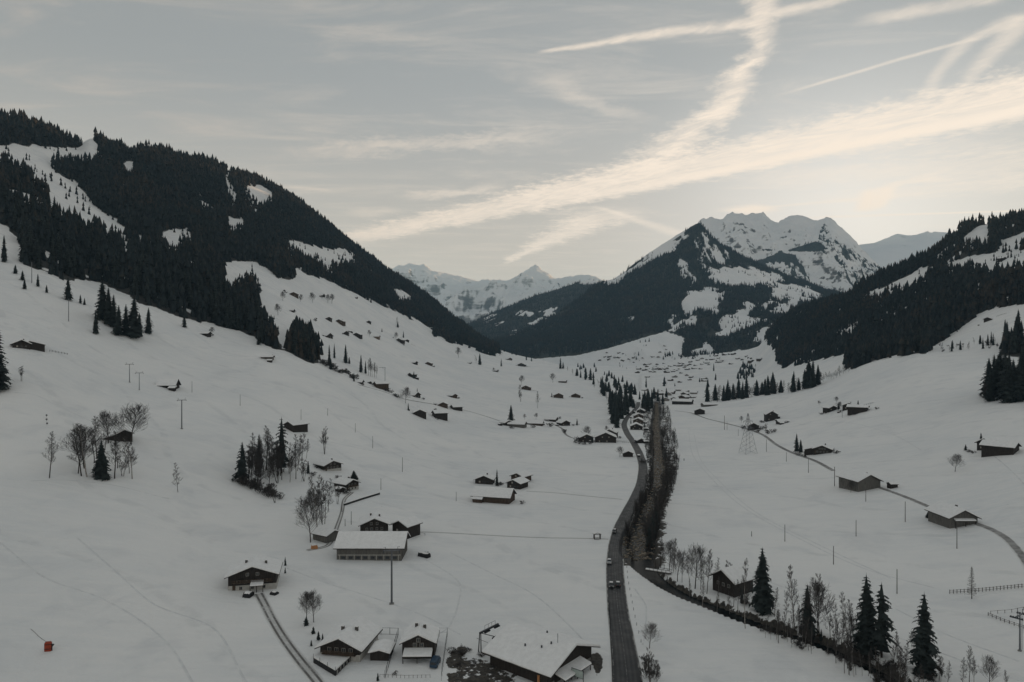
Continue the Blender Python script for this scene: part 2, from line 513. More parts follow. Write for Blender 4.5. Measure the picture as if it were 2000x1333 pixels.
# ------------------------------------------------------------------ terrain of the valley: hills as seen rows (column -> image row, distance)
COLS = {
    -1500: [(1500, 110), (1180, 150), (980, 190), (840, 235), (720, 290), (560, 370), (440, 450), (350, 520), (280, 600), (170, 800), (70, 1050), None, None],
    -400: [(1400, 150), (1180, 190), (1000, 235), (880, 285), (780, 340), (620, 430), (520, 510), (440, 590), (370, 680), (250, 900), (150, 1200), None, None],
    0: [(1400, 158), (1200, 200), (1050, 250), (940, 295), (850, 340), (690, 430), (600, 520), (530, 600), (450, 720), (330, 1050), (234, 1450), None, None],
    250: [(1400, 158), (1200, 205), (1050, 262), (940, 318), (850, 382), (720, 500), (650, 570), (592, 650), (560, 720), (420, 1200), (290, 1750), None, None],
    500: [(1400, 156), (1200, 214), (1050, 290), (940, 365), (850, 440), (690, 640), (660, 720), (590, 950), (515, 1250), (430, 1700), (358, 2200), None, None],
    750: [(1400, 154), (1200, 214), (1050, 300), (940, 405), (860, 520), (770, 690), (745, 800), (680, 1200), (600, 1750), (562, 2150), (527, 2700), None, None],
    900: [(1400, 154), (1200, 214), (1050, 303), (940, 430), (860, 600), (800, 800), (785, 870), (720, 1400), (678, 2000), (655, 2400), (634, 2900), None, None],
    1000: [(1400, 154), (1200, 214), (1050, 303), (940, 436), (860, 630), (820, 780), (800, 900), (745, 1350), (712, 1850), (698, 2200), (691, 2600), (700, 3100), (704, 3600)],
    1090: [(1400, 154), (1200, 214), (1050, 303), (940, 437), (860, 641), (830, 775), (810, 900), (765, 1250), (735, 1550), (720, 1750), (712, 1900), (728, 2300), (715, 3000)],
    1190: [(1400, 154), (1200, 214), (1050, 303), (940, 437), (860, 643), (835, 752), (820, 840), (790, 1080), (769, 1260), (761, 1340), (757, 1400), (738, 2100), (716, 2900)],
    1250: [(1400, 154), (1200, 214), (1050, 303), (940, 437), (860, 643), (835, 752), (820, 840), (800, 990), (780, 1200), (765, 1430), (750, 1780), (728, 2450), (712, 3000)],
    1350: [(1400, 154), (1200, 214), (1050, 302), (940, 436), (860, 641), (835, 752), (810, 905), (785, 1130), (762, 1500), (742, 1950), (724, 2350), (707, 2700), (696, 3000)],
    1450: [(1400, 153), (1200, 214), (1050, 300), (940, 430), (860, 620), (806, 880), (784, 1000), (773, 1250), (752, 1650), (736, 1950), (715, 2300), (696, 2600), (685, 2900)],
    1550: [(1400, 153), (1200, 213), (1050, 296), (940, 418), (860, 575), (795, 800), (765, 960), (758, 1100), (735, 1350), (712, 1650), (650, 2000), (612, 2250), None],
    1620: [(1400, 153), (1200, 212), (1050, 292), (940, 405), (860, 535), (790, 720), (744, 930), (738, 1020), (715, 1250), (692, 1450), (635, 1750), (592, 2050), None],
    1700: [(1400, 152), (1200, 210), (1050, 286), (940, 388), (860, 500), (780, 660), (713, 880), (706, 960), (690, 1100), (672, 1250), (610, 1500), (552, 1800), None],
    1820: [(1400, 152), (1200, 208), (1050, 278), (940, 365), (860, 455), (770, 600), (686, 820), (674, 900), (650, 980), (605, 1150), (555, 1350), (505, 1600), None],
    2000: [(1400, 150), (1200, 200), (1050, 260), (940, 325), (860, 395), (770, 520), (690, 700), (625, 800), (565, 920), (525, 1050), (478, 1250), (432, 1450), None],
    2400: [(1400, 140), (1200, 180), (1020, 230), (900, 290), (800, 360), (700, 470), (600, 600), (520, 700), (450, 800), (400, 900), (340, 1050), (300, 1250), None],
    3500: [(1400, 100), (1150, 130), (960, 170), (820, 215), (700, 270), (560, 350), (460, 430), (390, 500), (330, 580), (280, 680), (230, 800), (200, 920), None],
}
RIDGE_L = [(-1500, 70), (-400, 170), (-100, 226), (0, 236), (60, 248), (110, 266), (150, 284), (180, 270), (215, 288), (260, 298), (310, 302), (360, 312), (410, 322), (450, 340),
           (500, 354), (545, 376), (600, 411), (650, 451), (700, 491), (750, 528), (800, 560), (850, 596), (900, 636), (950, 672), (1000, 691), (1090, 712), (1190, 757), (1250, 765)]
RIDGE_R = [(1500, 655), (1550, 614), (1600, 598), (1640, 590), (1680, 566), (1700, 552), (1740, 536), (1780, 521), (1810, 510), (1840, 490), (1870, 462), (1900, 446), (1925, 437),
           (1950, 440), (1975, 430), (2000, 424), (2200, 370), (2400, 300), (3500, 200)]

cx = sorted(COLS)
K = 15
RY = np.zeros((K, len(cx))); RD = np.zeros((K, len(cx)))
for j, x in enumerate(cx):
    L = COLS[x]
    RD[0, j] = 40; RY[0, j] = HOR + F * CAMH / 40.0
    for k in range(13):
        if L[k] is not None:
            RY[k + 1, j], RD[k + 1, j] = L[k]
            dl = L[k][1]; zl = CAMH + (HOR - L[k][0]) / F * dl
        else:
            dd = RD[k, j] * 1.18
            zz = (CAMH + (HOR - RY[k, j]) / F * RD[k, j]) * 0.72
            RD[k + 1, j] = dd; RY[k + 1, j] = HOR - (zz - CAMH) / dd * F
    RD[14, j] = RD[13, j] * 1.25 + 250
    zz = (CAMH + (HOR - RY[13, j]) / F * RD[13, j]) * 0.5 - 5
    if 900 < x < 1500: zz = CAMH + (HOR - RY[13, j]) / F * RD[13, j] + 10
    RY[14, j] = HOR - (zz - CAMH) / RD[14, j] * F

xs = np.concatenate([np.arange(-1500, -40, 20), np.arange(-40, 2041, 4), np.arange(2060, 3501, 20)]).astype(float)
QY = pchip(cx, RY.T, xs).T; QD = np.exp(pchip(cx, np.log(RD).T, xs).T)     # (K, N)
rl = pchip([p[0] for p in RIDGE_L], [p[1] for p in RIDGE_L], xs)
rr = pchip([p[0] for p in RIDGE_R], [p[1] for p in RIDGE_R], xs)
selL = xs < 1250; selR = xs > 1520
QY[11, selL] = rl[selL]
QY[12, selR] = rr[selR]
cnt = [26, 34, 40, 40, 36, 36, 34, 30, 34, 36, 36, 34, 20, 14]
tq = np.concatenate([np.linspace(i, i + 1, n, endpoint=False) for i, n in enumerate(cnt)] + [[14.0]])
GY = pchip(np.arange(K), QY, tq); GD = np.exp(pchip(np.arange(K), np.log(QD), tq))
TX = (xs[None, :] - 1000) / F * GD
TY = GD
TZ = CAMH + (HOR - GY) / F * GD
# relief: gentle on the floor, stronger up the slopes
amp = 0.12 + np.clip(TZ, 0, 400) * 0.011
TZ = TZ + fbm(TX / 90, TY / 90, 4) * amp * 1.4 + fbm(TX / 24 + 40, TY / 24, 4) * np.minimum(amp * 0.5, 1.0)


def floor_pt(px, py, z=0.0):
    d = (CAMH - z) * F / (py - HOR)
    return ((px - 1000) / F * d, d)


def densify(pts, step):
    out = []
    for a, b in zip(pts[:-1], pts[1:]):
        n = max(1, int(math.hypot(b[0] - a[0], b[1] - a[1]) / step))
        for i in range(n):
            t = i / n; out.append(tuple(a[k] + (b[k] - a[k]) * t for k in range(len(a))))
    out.append(tuple(pts[-1]))
    return np.array(out)


def spline(pts, n=14):
    """smooth curve through pixel points"""
    pts = np.array(pts, float)
    s = np.concatenate([[0], np.cumsum(np.hypot(*np.diff(pts[:, :2], axis=0).T))])
    q = np.linspace(0, s[-1], (len(pts) - 1) * n + 1)
    return np.stack([pchip(s, pts[:, k], q) for k in range(pts.shape[1])], 1)


# the stream bed, cut into the floor  (pixel x, row, width in m)
RIVER_PX = [(1282, 786, 3), (1283, 800, 5), (1281, 830, 6), (1283, 870, 6.5), (1288, 910, 7), (1290, 940, 8), (1280, 970, 9), (1266, 1000, 9), (1256, 1030, 12), (1247, 1060, 13), (1246, 1085, 12),
            (1258, 1108, 8), (1288, 1135, 6), (1330, 1160, 5.5), (1390, 1184, 5.5), (1450, 1208, 5.5), (1530, 1236, 5.5), (1610, 1265, 5.5), (1690, 1302, 5.5), (1760, 1342, 5.5), (1860, 1400, 5.5)]
rv = spline(RIVER_PX)
RIV = np.array([[*floor_pt(p[0], p[1], -0.8), p[2]] for p in rv])
seg = densify([tuple(r) for r in RIV], 2.0)
bb = (TX > seg[:, 0].min() - 30) & (TX < seg[:, 0].max() + 30) & (TY < seg[:, 1].max() + 30) & (TY > seg[:, 1].min() - 30)
ii = np.argwhere(bb)
px_, py_ = TX[bb], TY[bb]
best = np.full(len(px_), 1e9); bw = np.zeros(len(px_))
for q in seg:
    d = np.hypot(px_ - q[0], py_ - q[1])
    u = d < best
    best[u] = d[u]; bw[u] = q[2]
edge = best - bw / 2
cut = np.clip(1 - edge / 1.8, 0, 1); cut = cut * cut * (3 - 2 * cut)
TZ[bb] = TZ[bb] * (1 - cut) + (-2.6) * cut
RIVDIST = np.full(TX.shape, 1e9); RIVDIST[bb] = edge

# ------------------------------------------------------------------ woods and clearings as seen
WOOD_L = [(-1500, -200), (-400, 60), (0, 205), (60, 215), (120, 235), (150, 250), (190, 250), (260, 270), (360, 285), (460, 318), (520, 345), (560, 365), (640, 420), (720, 480), (800, 535),
          (870, 590), (920, 630), (975, 660), (978, 694), (940, 686), (905, 672), (880, 668), (862, 655), (850, 660), (848, 642), (800, 616), (745, 600), (690, 572), (640, 550), (592, 532),
          (580, 541), (548, 546), (530, 532), (500, 508), (470, 510), (436, 512), (438, 540), (450, 552), (478, 528), (500, 530), (510, 560), (505, 595), (520, 600), (545, 640), (548, 662),
          (565, 640), (580, 618), (610, 630), (630, 665), (626, 705), (612, 714), (590, 706), (560, 690), (535, 684), (500, 668), (470, 652), (430, 640), (380, 628), (300, 600), (262, 584),
          (240, 572), (200, 555), (130, 545), (90, 526), (52, 515), (45, 480), (12, 442), (0, 436), (-400, 380), (-1500, 280)]
CLEAR_L = [
    [(-300, 250), (0, 283), (60, 288), (155, 292), (158, 262), (187, 262), (187, 284), (200, 292), (200, 302), (180, 312), (105, 306), (102, 326), (70, 322), (32, 320), (0, 304), (-300, 290)],
    [(40, 322), (102, 326), (125, 345), (165, 375), (183, 398), (215, 424), (250, 444), (306, 476), (280, 468), (240, 456), (200, 442), (165, 430), (130, 412), (105, 395), (85, 360), (60, 338)],
    [(16, 372), (40, 372), (62, 382), (80, 400), (58, 394), (22, 386)],
    [(483, 359), (505, 361), (540, 382), (530, 390), (514, 400), (495, 394), (482, 376)],
    [(437, 332), (450, 345), (456, 372), (464, 386), (455, 402), (445, 370)],
    [(446, 420), (482, 432), (470, 446), (448, 440)],
    [(310, 455), (330, 450), (372, 452), (374, 476), (352, 472), (342, 492), (325, 474)],
    [(553, 463), (600, 476), (640, 488), (678, 486), (697, 500), (676, 516), (640, 510), (602, 502), (572, 484)],
    [(764, 568), (785, 566), (798, 588), (780, 592)],
    [(244, 318), (264, 320), (264, 334), (248, 336)],
    [(235, 280), (262, 282), (272, 293), (245, 293)],
    [(574, 524), (592, 522), (596, 545), (576, 548)],
]
WOOD_R = [(1478, 650), (1500, 620), (1560, 580), (1640, 560), (1700, 520), (1780, 488), (1850, 440), (1900, 400), (1960, 385), (2000, 370), (2500, 200), (3500, 100), (3500, 420), (2500, 500), (2000, 598),
          (1962, 602), (1930, 612), (1900, 630), (1860, 655), (1820, 682), (1790, 688), (1740, 698), (1700, 710), (1656, 724), (1648, 712), (1662, 690), (1640, 690), (1600, 704), (1562, 714),
          (1530, 718), (1512, 692), (1498, 668)]
CLEAR_R = [
    [(1868, 474), (1900, 452), (1928, 438), (1938, 440), (1930, 455), (1920, 475), (1890, 476)],
    [(1838, 532), (1870, 512), (1920, 497), (2000, 488), (2300, 440), (2300, 470), (2000, 518), (1960, 522), (1930, 530), (1900, 518), (1860, 530)],
    [(1700, 572), (1740, 556), (1790, 530), (1822, 516), (1802, 546), (1770, 566), (1722, 572), (1706, 588)],
    [(1945, 470), (2000, 448), (2200, 400), (2200, 420), (2000, 470), (1960, 482)],
    [(1905, 555), (1925, 540), (1915, 570), (1908, 580)],
]
CLUMP_R = [[(2012, 745), (2120, 740), (2120, 800), (2012, 793)],
           [(1935, 682), (1952, 664), (1975, 640), (2150, 610), (2150, 690), (2000, 694), (1940, 690)]]


def warp(px, py, P, amt=6.0, wl=70.0):
    """woods have ragged margins: shift the outline by ground noise"""
    n1 = fbm(P[..., 0] / wl, P[..., 1] / wl, 5, False, .7); n2 = fbm(P[..., 0] / wl + 31, P[..., 1] / wl + 7, 5, False, .7)
    return px + n1 * amt * 3.4, py + n2 * amt * 1.9


def wood_mask(px, py):
    m = inpoly(px, py, WOOD_L)
    for p in CLEAR_L: m &= ~inpoly(px, py, p)
    r = inpoly(px, py, WOOD_R)
    for p in CLEAR_R: r &= ~inpoly(px, py, p)
    m |= r
    for p in CLUMP_R: m |= inpoly(px, py, p)
    return m


def grid_faces(nr, nc):
    a = (np.arange(nr - 1)[:, None] * nc + np.arange(nc - 1)[None, :]).ravel()
    return np.stack([a, a + 1, a + nc + 1, a + nc], 1)


def add_attr(me, name, vals):
    at = me.attributes.new(name, 'FLOAT', 'POINT')
    at.data.foreach_set('value', np.asarray(vals, np.float32).ravel())


def blur(a, n=1):
    for _ in range(n):
        b = np.pad(a, 1, mode='edge')
        a = (b[1:-1, 1:-1] * 2 + b[:-2, 1:-1] + b[2:, 1:-1] + b[1:-1, :-2] + b[1:-1, 2:]) / 6
    return a


TP = np.stack([TX, TY, TZ], -1)
gpx, gpy = to_px(TP)
wpx, wpy = warp(gpx, gpy, TP, 5.0)
fmask = (wood_mask(wpx, wpy) & wood_mask(wpx, wpy - np.minimum(15.0 / TY * F, 45)) & (fbm(TX / 120, TY / 120, 3) > -0.46) & (fbm(TX / 38 + 9, TY / 38, 3) > np.where(gpx > 1250, -0.40, -0.52))).astype(float)
MUD = [(868, 1290), (880, 1272), (905, 1262), (935, 1275), (960, 1292), (1000, 1312), (1050, 1340), (1040, 1370), (880, 1370), (872, 1330)]
MUD2 = [(1152, 1278), (1170, 1272), (1180, 1290), (1180, 1312), (1165, 1318), (1152, 1300)]
rw_ = np.where(TY > 262, 6.0, 2.6)
dirt = np.where(RIVDIST < rw_, np.clip(0.95 - np.maximum(RIVDIST, 0) / rw_ * 0.75, 0, 1), 0)
BELT_W = [(1258, 796), (1272, 770), (1281, 765), (1280, 790), (1278, 850), (1277, 900), (1274, 950), (1262, 985), (1246, 1020), (1232, 1050), (1228, 1075), (1240, 1105), (1232, 1100), (1222, 1062), (1226, 1030), (1247, 985), (1262, 950), (1267, 920), (1264, 890), (1256, 860), (1252, 830)]
BELT_E = [(1284, 770), (1296, 778), (1306, 800), (1316, 850), (1327, 895), (1323, 930), (1310, 972), (1298, 1010), (1284, 1050), (1268, 1085), (1262, 1095), (1266, 1050), (1276, 1005), (1290, 970), (1298, 940), (1294, 900), (1290, 850), (1287, 800)]
belt = inpoly(gpx, gpy, BELT_W) | inpoly(gpx, gpy, BELT_E)
dirt = np.maximum(dirt, blur(belt.astype(float), 2) * (0.50 + 0.22 * fbm(TX / 14, TY / 14, 3)))
dirt = np.maximum(dirt, blur((inpoly(gpx, gpy, MUD) * 0.62 + inpoly(gpx, gpy, MUD2) * 0.9).astype(float), 2))
me = mesh_np('valley_ground', TP.reshape(-1, 3), grid_faces(*TX.shape), M_SNOWF, True)
add_attr(me, 'forest', blur(fmask, 1)); add_attr(me, 'dirt', dirt)
ground = set_props(link('valley_ground', me), kind='structure')
BV_A = BVHTree.FromPolygons(TP.reshape(-1, 3).tolist(), grid_faces(*TX.shape).tolist())

# level snow behind the drone
gb = MB().poly([(-6000, -4000, -3), (6000, -4000, -3), (6000, 60, -3), (-6000, 60, -3)], [(0, 1, 2, 3)])
set_props(gb.build('snow_plain', M_SNOW), kind='structure')


def cast(px, py):
    """the place on the valley ground that this spot of the photograph shows"""
    d = Vector(((px - 1000) / F, 1.0, (HOR - py) / F)).normalized()
    h = BV_A.ray_cast(Vector((0, 0, CAMH)), d)
    if h[0] is None and py < 1500: return cast(px, py + 1.5)
    return h[0]


def gz(x, y, dflt=0.0):
    h = BV_A.ray_cast(Vector((x, y, 3000)), Vector((0, 0, -1)))
    return h[0].z if h[0] is not None else dflt


# ------------------------------------------------------------------ mountains beyond
def mountain(name, cols, ridge, mat, step=3.0, rows=120, relief=(60, 500), rough=3.0, wood=None, clear=(), streaks=(), keep=0.25, back=True, seed=0.0, ridged=True, sharp=0.0):
    xs_ = np.array(sorted(cols), float)
    k = len(cols[int(xs_[0])])
    A = np.array([[cols[int(x)][i] for i in range(k)] for x in xs_], float)       # (n,k,2)
    xq = np.arange(xs_[0], xs_[-1] + 1, step)
    qy = pchip(xs_, A[:, :, 0], xq).T; qd = np.exp(pchip(xs_, np.log(A[:, :, 1]), xq).T)
    rx = np.array([p[0] for p in ridge], float)
    qy[k - 1] = np.interp(xq, rx, [p[1] for p in ridge])
    for i in range(k - 2, -1, -1):
        qy[i] = np.maximum(qy[i], qy[i + 1] + 1.0)
    t = np.linspace(0, k - 1, rows)
    gy = pchip(np.arange(k), qy, t); gd = np.exp(pchip(np.arange(k), np.log(qd), t))
    X = (xq[None] - 1000) / F * gd; Y = gd; Z = CAMH + (HOR - gy) / F * gd
    w = np.minimum(1, np.minimum((k - 1 - t)[:, None] * 1.3 + keep, t[:, None] * 1.5))
    nz = fbm(X / relief[1] + seed, Y / relief[1] * 0.8 + seed, 6, ridged) * relief[0]
    if sharp: nz = nz + fbm(X / (relief[1] * .28) + 3, Y / (relief[1] * .28) + seed, 5, True, .6) * relief[0] * sharp
    Z = Z + (nz - (relief[0] * 0.2 if ridged else 0)) * w
    Z[-1] += fbm(X[-1:] / 60 + seed, Y[-1:] / 60, 3)[0] * rough
    PX, PY = 1000 + F * X / Y, HOR - F * (Z - CAMH) / Y
    P3 = np.stack([X, Y, Z], -1)
    fm = np.zeros(X.shape)
    if wood is not None:
        WX, WY = warp(PX, PY, P3, 7.5, 85.0)
        f_ = inpoly(PX, PY, wood)
        up_ = 13.0 / Y * F
        for c in clear: f_ &= ~inpoly(WX, WY, c) & ~inpoly(WX, WY - up_, c)
        for z_ in streaks: f_ &= ~(inpoly(WX, WY, z_) & (fbm(X / 15, Y / 170, 4) > -0.06))
        fm = f_.astype(float)
    if back:
        bk = []
        for s_, dz in ((0.06, 0.25), (0.16, 0.6), (0.30, 1.1)):
            q = P3[-1].copy(); q[:, 1] += q[:, 1] * s_; q[:, 0] = q[:, 0] * (1 + s_); q[:, 2] = q[:, 2] * (1 - dz) + fbm(q[:, 0] / 300 + seed, q[:, 1] / 300, 4) * 40 * dz
            bk.append(q)
        G = np.concatenate([P3, np.array(bk)], 0); fm2 = np.concatenate([fm, np.zeros((3, X.shape[1]))], 0)
    else:
        G, fm2 = P3, fm
    me = mesh_np(name, G.reshape(-1, 3), grid_faces(G.shape[0], G.shape[1]), mat, True)
    add_attr(me, 'forest', blur(fm2, 1))
    o = set_props(link(name, me), kind='structure')
    return o, G, fm2


B_COLS = {
    880: [(745, 3500), (690, 3900), (680, 4200), (675, 4500)],
    1000: [(746, 3200), (690, 3500), (675, 3900), (660, 4300)],
    1090: [(748, 2900), (690, 3300), (650, 3900), (612, 4500)],
    1170: [(752, 2800), (692, 3150), (628, 3900), (553, 4700)],
    1240: [(754, 2700), (684, 3100), (604, 4000), (513, 4850)],
    1300: [(752, 2650), (674, 3100), (584, 4000), (473, 4950)],
    1365: [(750, 2650), (668, 3100), (566, 4050), (437, 5000)],
    1410: [(748, 2650), (662, 3100), (568, 4000), (478, 4900)],
    1460: [(744, 2650), (655, 3100), (580, 3900), (507, 4900)],
    1520: [(738, 2650), (648, 3100), (592, 3900), (532, 5000)],
    1600: [(730, 2650), (642, 3100), (602, 3900), (560, 5000)],
    1760: [(730, 2650), (650, 3100), (620, 3900), (590, 5000)],
}
B_RIDGE = [(880, 676), (960, 668), (1000, 658), (1050, 634), (1090, 612), (1130, 585), (1165, 556), (1200, 545), (1240, 515), (1265, 497), (1290, 479), (1320, 461), (1345, 446), (1358, 439), (1366, 436),
           (1376, 445), (1390, 462), (1405, 476), (1430, 490), (1450, 500), (1470, 510), (1500, 524), (1540, 540), (1580, 553), (1610, 566), (1650, 576), (1760, 590)]
WOOD_B = [(870, 600), (1000, 640), (1160, 540), (1240, 512), (1300, 478), (1340, 452), (1366, 425), (1400, 455), (1470, 495), (1540, 525), (1660, 560), (1770, 560), (1770, 690), (1500, 690), (1440, 684),
          (1420, 690), (1385, 700), (1345, 708), (1330, 690), (1338, 660), (1300, 648), (1250, 662), (1190, 680), (1130, 694), (1060, 700), (870, 720)]
CLEAR_B = [
    [(1395, 530), (1420, 522), (1450, 516), (1480, 526), (1530, 545), (1512, 551), (1470, 556), (1430, 556), (1410, 546), (1398, 540)],
    [(1376, 520), (1388, 522), (1408, 545), (1400, 552), (1386, 538)],
    [(1500, 560), (1540, 555), (1580, 560), (1614, 575), (1600, 583), (1550, 580), (1508, 584)],
    [(1325, 590), (1346, 578), (1365, 568), (1392, 562), (1412, 580), (1405, 604), (1380, 606), (1360, 600), (1338, 612)],
    [(1302, 618), (1316, 612), (1318, 630), (1304, 630)],
    [(1318, 636), (1340, 622), (1358, 618), (1350, 628), (1322, 644)],
    [(1418, 622), (1450, 602), (1472, 588), (1478, 598), (1465, 618), (1482, 626), (1446, 642), (1418, 648), (1402, 648)],
    [(1488, 594), (1500, 586), (1506, 596), (1494, 604)],
    [(1502, 608), (1530, 592), (1562, 584), (1558, 598), (1540, 612), (1510, 606)],
    [(1468, 656), (1490, 640), (1508, 634), (1498, 652), (1486, 668)],
    [(1452, 630), (1484, 622), (1494, 628), (1460, 640)],
    # the steep open strip on the left skyline and streaks under the top
    [(1170, 553), (1200, 545), (1240, 515), (1290, 479), (1330, 455), (1345, 447), (1330, 470), (1312, 486), (1290, 490), (1250, 518), (1205, 550)],
    [(1338, 690), (1380, 670), (1400, 686), (1370, 692)],
    [(1228, 620), (1240, 612), (1238, 624)],
]
STREAK_B = [[(1352, 470), (1360, 452), (1372, 448), (1392, 470), (1420, 492), (1422, 516), (1388, 518), (1368, 505), (1350, 490)], [(1326, 510), (1376, 508), (1372, 530), (1356, 545), (1350, 580), (1340, 580), (1342, 548), (1326, 545)]]
STREAK_C = [[(1590, 430), (1640, 440), (1700, 500), (1740, 540), (1700, 575), (1640, 560), (1600, 500)], [(1490, 505), (1590, 520), (1590, 560), (1500, 535)]]
mtn_b, GB, FB = mountain('forested_mountain', B_COLS, B_RIDGE, M_ALP, 3.0, 130, (55, 420), 6.0, WOOD_B, CLEAR_B, STREAK_B, 0.05, seed=3.0)

C_COLS = {
    1290: [(560, 6000), (540, 6500), (520, 7000), (500, 7600)],
    1366: [(570, 5900), (530, 6400), (480, 7000), (436, 7600)],
    1420: [(575, 5800), (540, 6300), (480, 7000), (418, 7700)],
    1490: [(580, 5700), (550, 6200), (480, 6900), (415, 7700)],
    1560: [(590, 5500), (560, 6000), (490, 6700), (420, 7600)],
    1620: [(595, 5400), (565, 5900), (500, 6500), (426, 7300)],
    1680: [(600, 5300), (575, 5800), (530, 6300), (487, 7000)],
    1720: [(605, 5200), (585, 5700), (555, 6200), (524, 6800)],
    1820: [(620, 5200), (610, 5700), (600, 6200), (590, 6700)],
}
C_RIDGE = [(1290, 500), (1340, 462), (1366, 434), (1374, 428), (1385, 426), (1398, 428), (1406, 430), (1412, 428), (1420, 420), (1432, 416), (1445, 417), (1454, 420), (1464, 417), (1474, 418), (1482, 415),
           (1490, 415), (1496, 421), (1504, 429), (1515, 434), (1521, 437), (1530, 430), (1544, 422), (1558, 420), (1572, 422), (1582, 426), (1594, 431), (1602, 428), (1612, 425), (1622, 428), (1634, 436),
           (1648, 448), (1660, 460), (1668, 470), (1676, 480), (1690, 496), (1702, 508), (1712, 517), (1720, 524), (1740, 545), (1820, 590)]
WOOD_C = [(1470, 490), (1500, 486), (1530, 495), (1552, 497), (1562, 515), (1580, 525), (1582, 560), (1540, 548), (1500, 530), (1470, 512),
          (1598, 470), (1602, 446), (1610, 436), (1616, 444), (1624, 464), (1650, 480), (1690, 505), (1722, 526), (1760, 560), (1720, 590), (1660, 572), (1640, 545), (1622, 506), (1606, 492)]
CLEAR_C = [[(1618, 470), (1640, 492), (1680, 514), (1700, 528), (1690, 534), (1650, 510), (1625, 495)], [(1620, 510), (1632, 512), (1640, 548), (1628, 545)], [(1500, 512), (1530, 518), (1550, 528), (1530, 532), (1500, 522)]]
mtn_c, GC, FC = mountain('snowy_massif', C_COLS, C_RIDGE, M_ALP, 1.6, 240, (210, 620), 26.0, WOOD_C, CLEAR_C, STREAK_C, 0.08, seed=7.7, sharp=0.20)

D_COLS = {
    700: [(660, 9000), (620, 10500), (570, 12000), (520, 14000)],
    800: [(660, 9000), (620, 10500), (570, 12000), (520, 14000)],
    930: [(660, 8500), (640, 9800), (600, 11500), (545, 14000)],
    1045: [(650, 8500), (620, 10000), (580, 12000), (518, 14500)],
    1100: [(650, 8500), (620, 10000), (580, 12000), (542, 14500)],
    1260: [(650, 8500), (630, 10000), (600, 12000), (560, 14500)],
}
D_RIDGE = [(700, 545), (760, 530), (780, 518), (790, 519), (800, 515), (812, 519), (820, 519), (828, 517), (836, 522), (842, 529), (860, 532), (880, 537), (900, 541), (920, 546), (935, 549), (950, 546),
           (965, 548), (990, 547), (1005, 541), (1020, 532), (1034, 524), (1045, 517), (1052, 521), (1062, 529), (1072, 533), (1078, 540), (1086, 544), (1105, 542), (1120, 539), (1135, 537), (1152, 536),
           (1166, 541), (1180, 548), (1260, 570)]
mtn_d, GD_, FD_ = mountain('distant_snow_peaks', D_COLS, D_RIDGE, M_FAR, 2.5, 120, (440, 1200), 24.0, keep=0.05, seed=1.3, sharp=0.22)

E_COLS = {1640: [(600, 8000), (560, 9500), (520, 10500), (490, 12000)], 1740: [(600, 8000), (560, 9500), (510, 10500), (462, 12000)], 1850: [(600, 8000), (560, 9500), (510, 10500), (454, 12000)], 2100: [(600, 8000), (560, 9500), (520, 10500), (470, 12000)]}
E_RIDGE = [(1640, 492), (1680, 478), (1710, 474), (1730, 466), (1752, 457), (1770, 460), (1790, 459), (1802, 455), (1812, 452), (1818, 455), (1824, 453), (1850, 455), (1900, 452), (2000, 462), (2100, 475)]
mtn_e, GE, FE = mountain('distant_snow_ridge', E_COLS, E_RIDGE, M_FAR, 4.0, 60, (90, 1500), 6.0, keep=0.05, seed=9.1, ridged=False)

F_COLS = {840: [(670, 5200), (660, 5600), (650, 6000), (645, 6500)], 930: [(670, 5200), (655, 5600), (640, 6000), (626, 6500)], 1040: [(670, 5000), (645, 5500), (610, 6000), (576, 6700)],
          1150: [(660, 5000), (630, 5500), (590, 6000), (549, 6800)], 1280: [(650, 5000), (630, 5500), (600, 6000), (570, 6800)]}
F_RIDGE = [(840, 646), (900, 640), (930, 627), (960, 612), (990, 600), (1020, 588), (1050, 576), (1080, 568), (1110, 558), (1130, 551), (1145, 548), (1165, 549), (1180, 552), (1280, 572)]
WOOD_F = [(830, 600), (930, 610), (1050, 560), (1128, 548), (1135, 556), (1160, 556), (1290, 560), (1290, 690), (830, 690)]
CLEAR_F = [[(1058, 608), (1075, 600), (1092, 602), (1080, 616), (1062, 620)], [(1015, 612), (1030, 606), (1038, 608), (1022, 616)], [(1035, 628), (1052, 620), (1060, 624), (1048, 636), (1038, 640)],
           [(985, 664), (1000, 652), (1018, 645), (1036, 640), (1030, 650), (1006, 660), (990, 668)], [(938, 628), (960, 614), (972, 612), (955, 624)], [(968, 630), (978, 626), (974, 634)]]
mtn_f, GF, FF = mountain('wooded_far_hill', F_COLS, F_RIDGE, M_ALP, 3.0, 90, (40, 500), 6.0, WOOD_F, CLEAR_F, (), 0.1, seed=5.2)


# ------------------------------------------------------------------ trees in numbers
def cone_template(seed, tiers=3, sides=7):
    """a small ragged spruce, unit height"""
    r_ = np.random.default_rng(seed)
    v = []; f = []
    for k in range(tiers):
        zt = 1.0 - 0.5 * k / tiers; zb = max(0.02, 0.58 - 0.56 * k / max(1, tiers - 1)) if tiers > 1 else 0.02
        R = 0.065 + 0.085 * (k + 1) / tiers * 1.1
        b = len(v); v.append((r_.uniform(-.01, .01), r_.uniform(-.01, .01), zt))
        for i in range(sides):
            a = 2 * math.pi * (i + 0.5 * k + r_.uniform(-.25, .25)) / sides
            rr = R * (r_.uniform(0.5, 1.3)); v.append((math.cos(a) * rr, math.sin(a) * rr, zb + r_.uniform(-.05, .05)))
        for i in range(sides):
            f.append((b, b + 1 + i, b + 1 + (i + 1) % sides))
    return np.array(v), np.array(f)


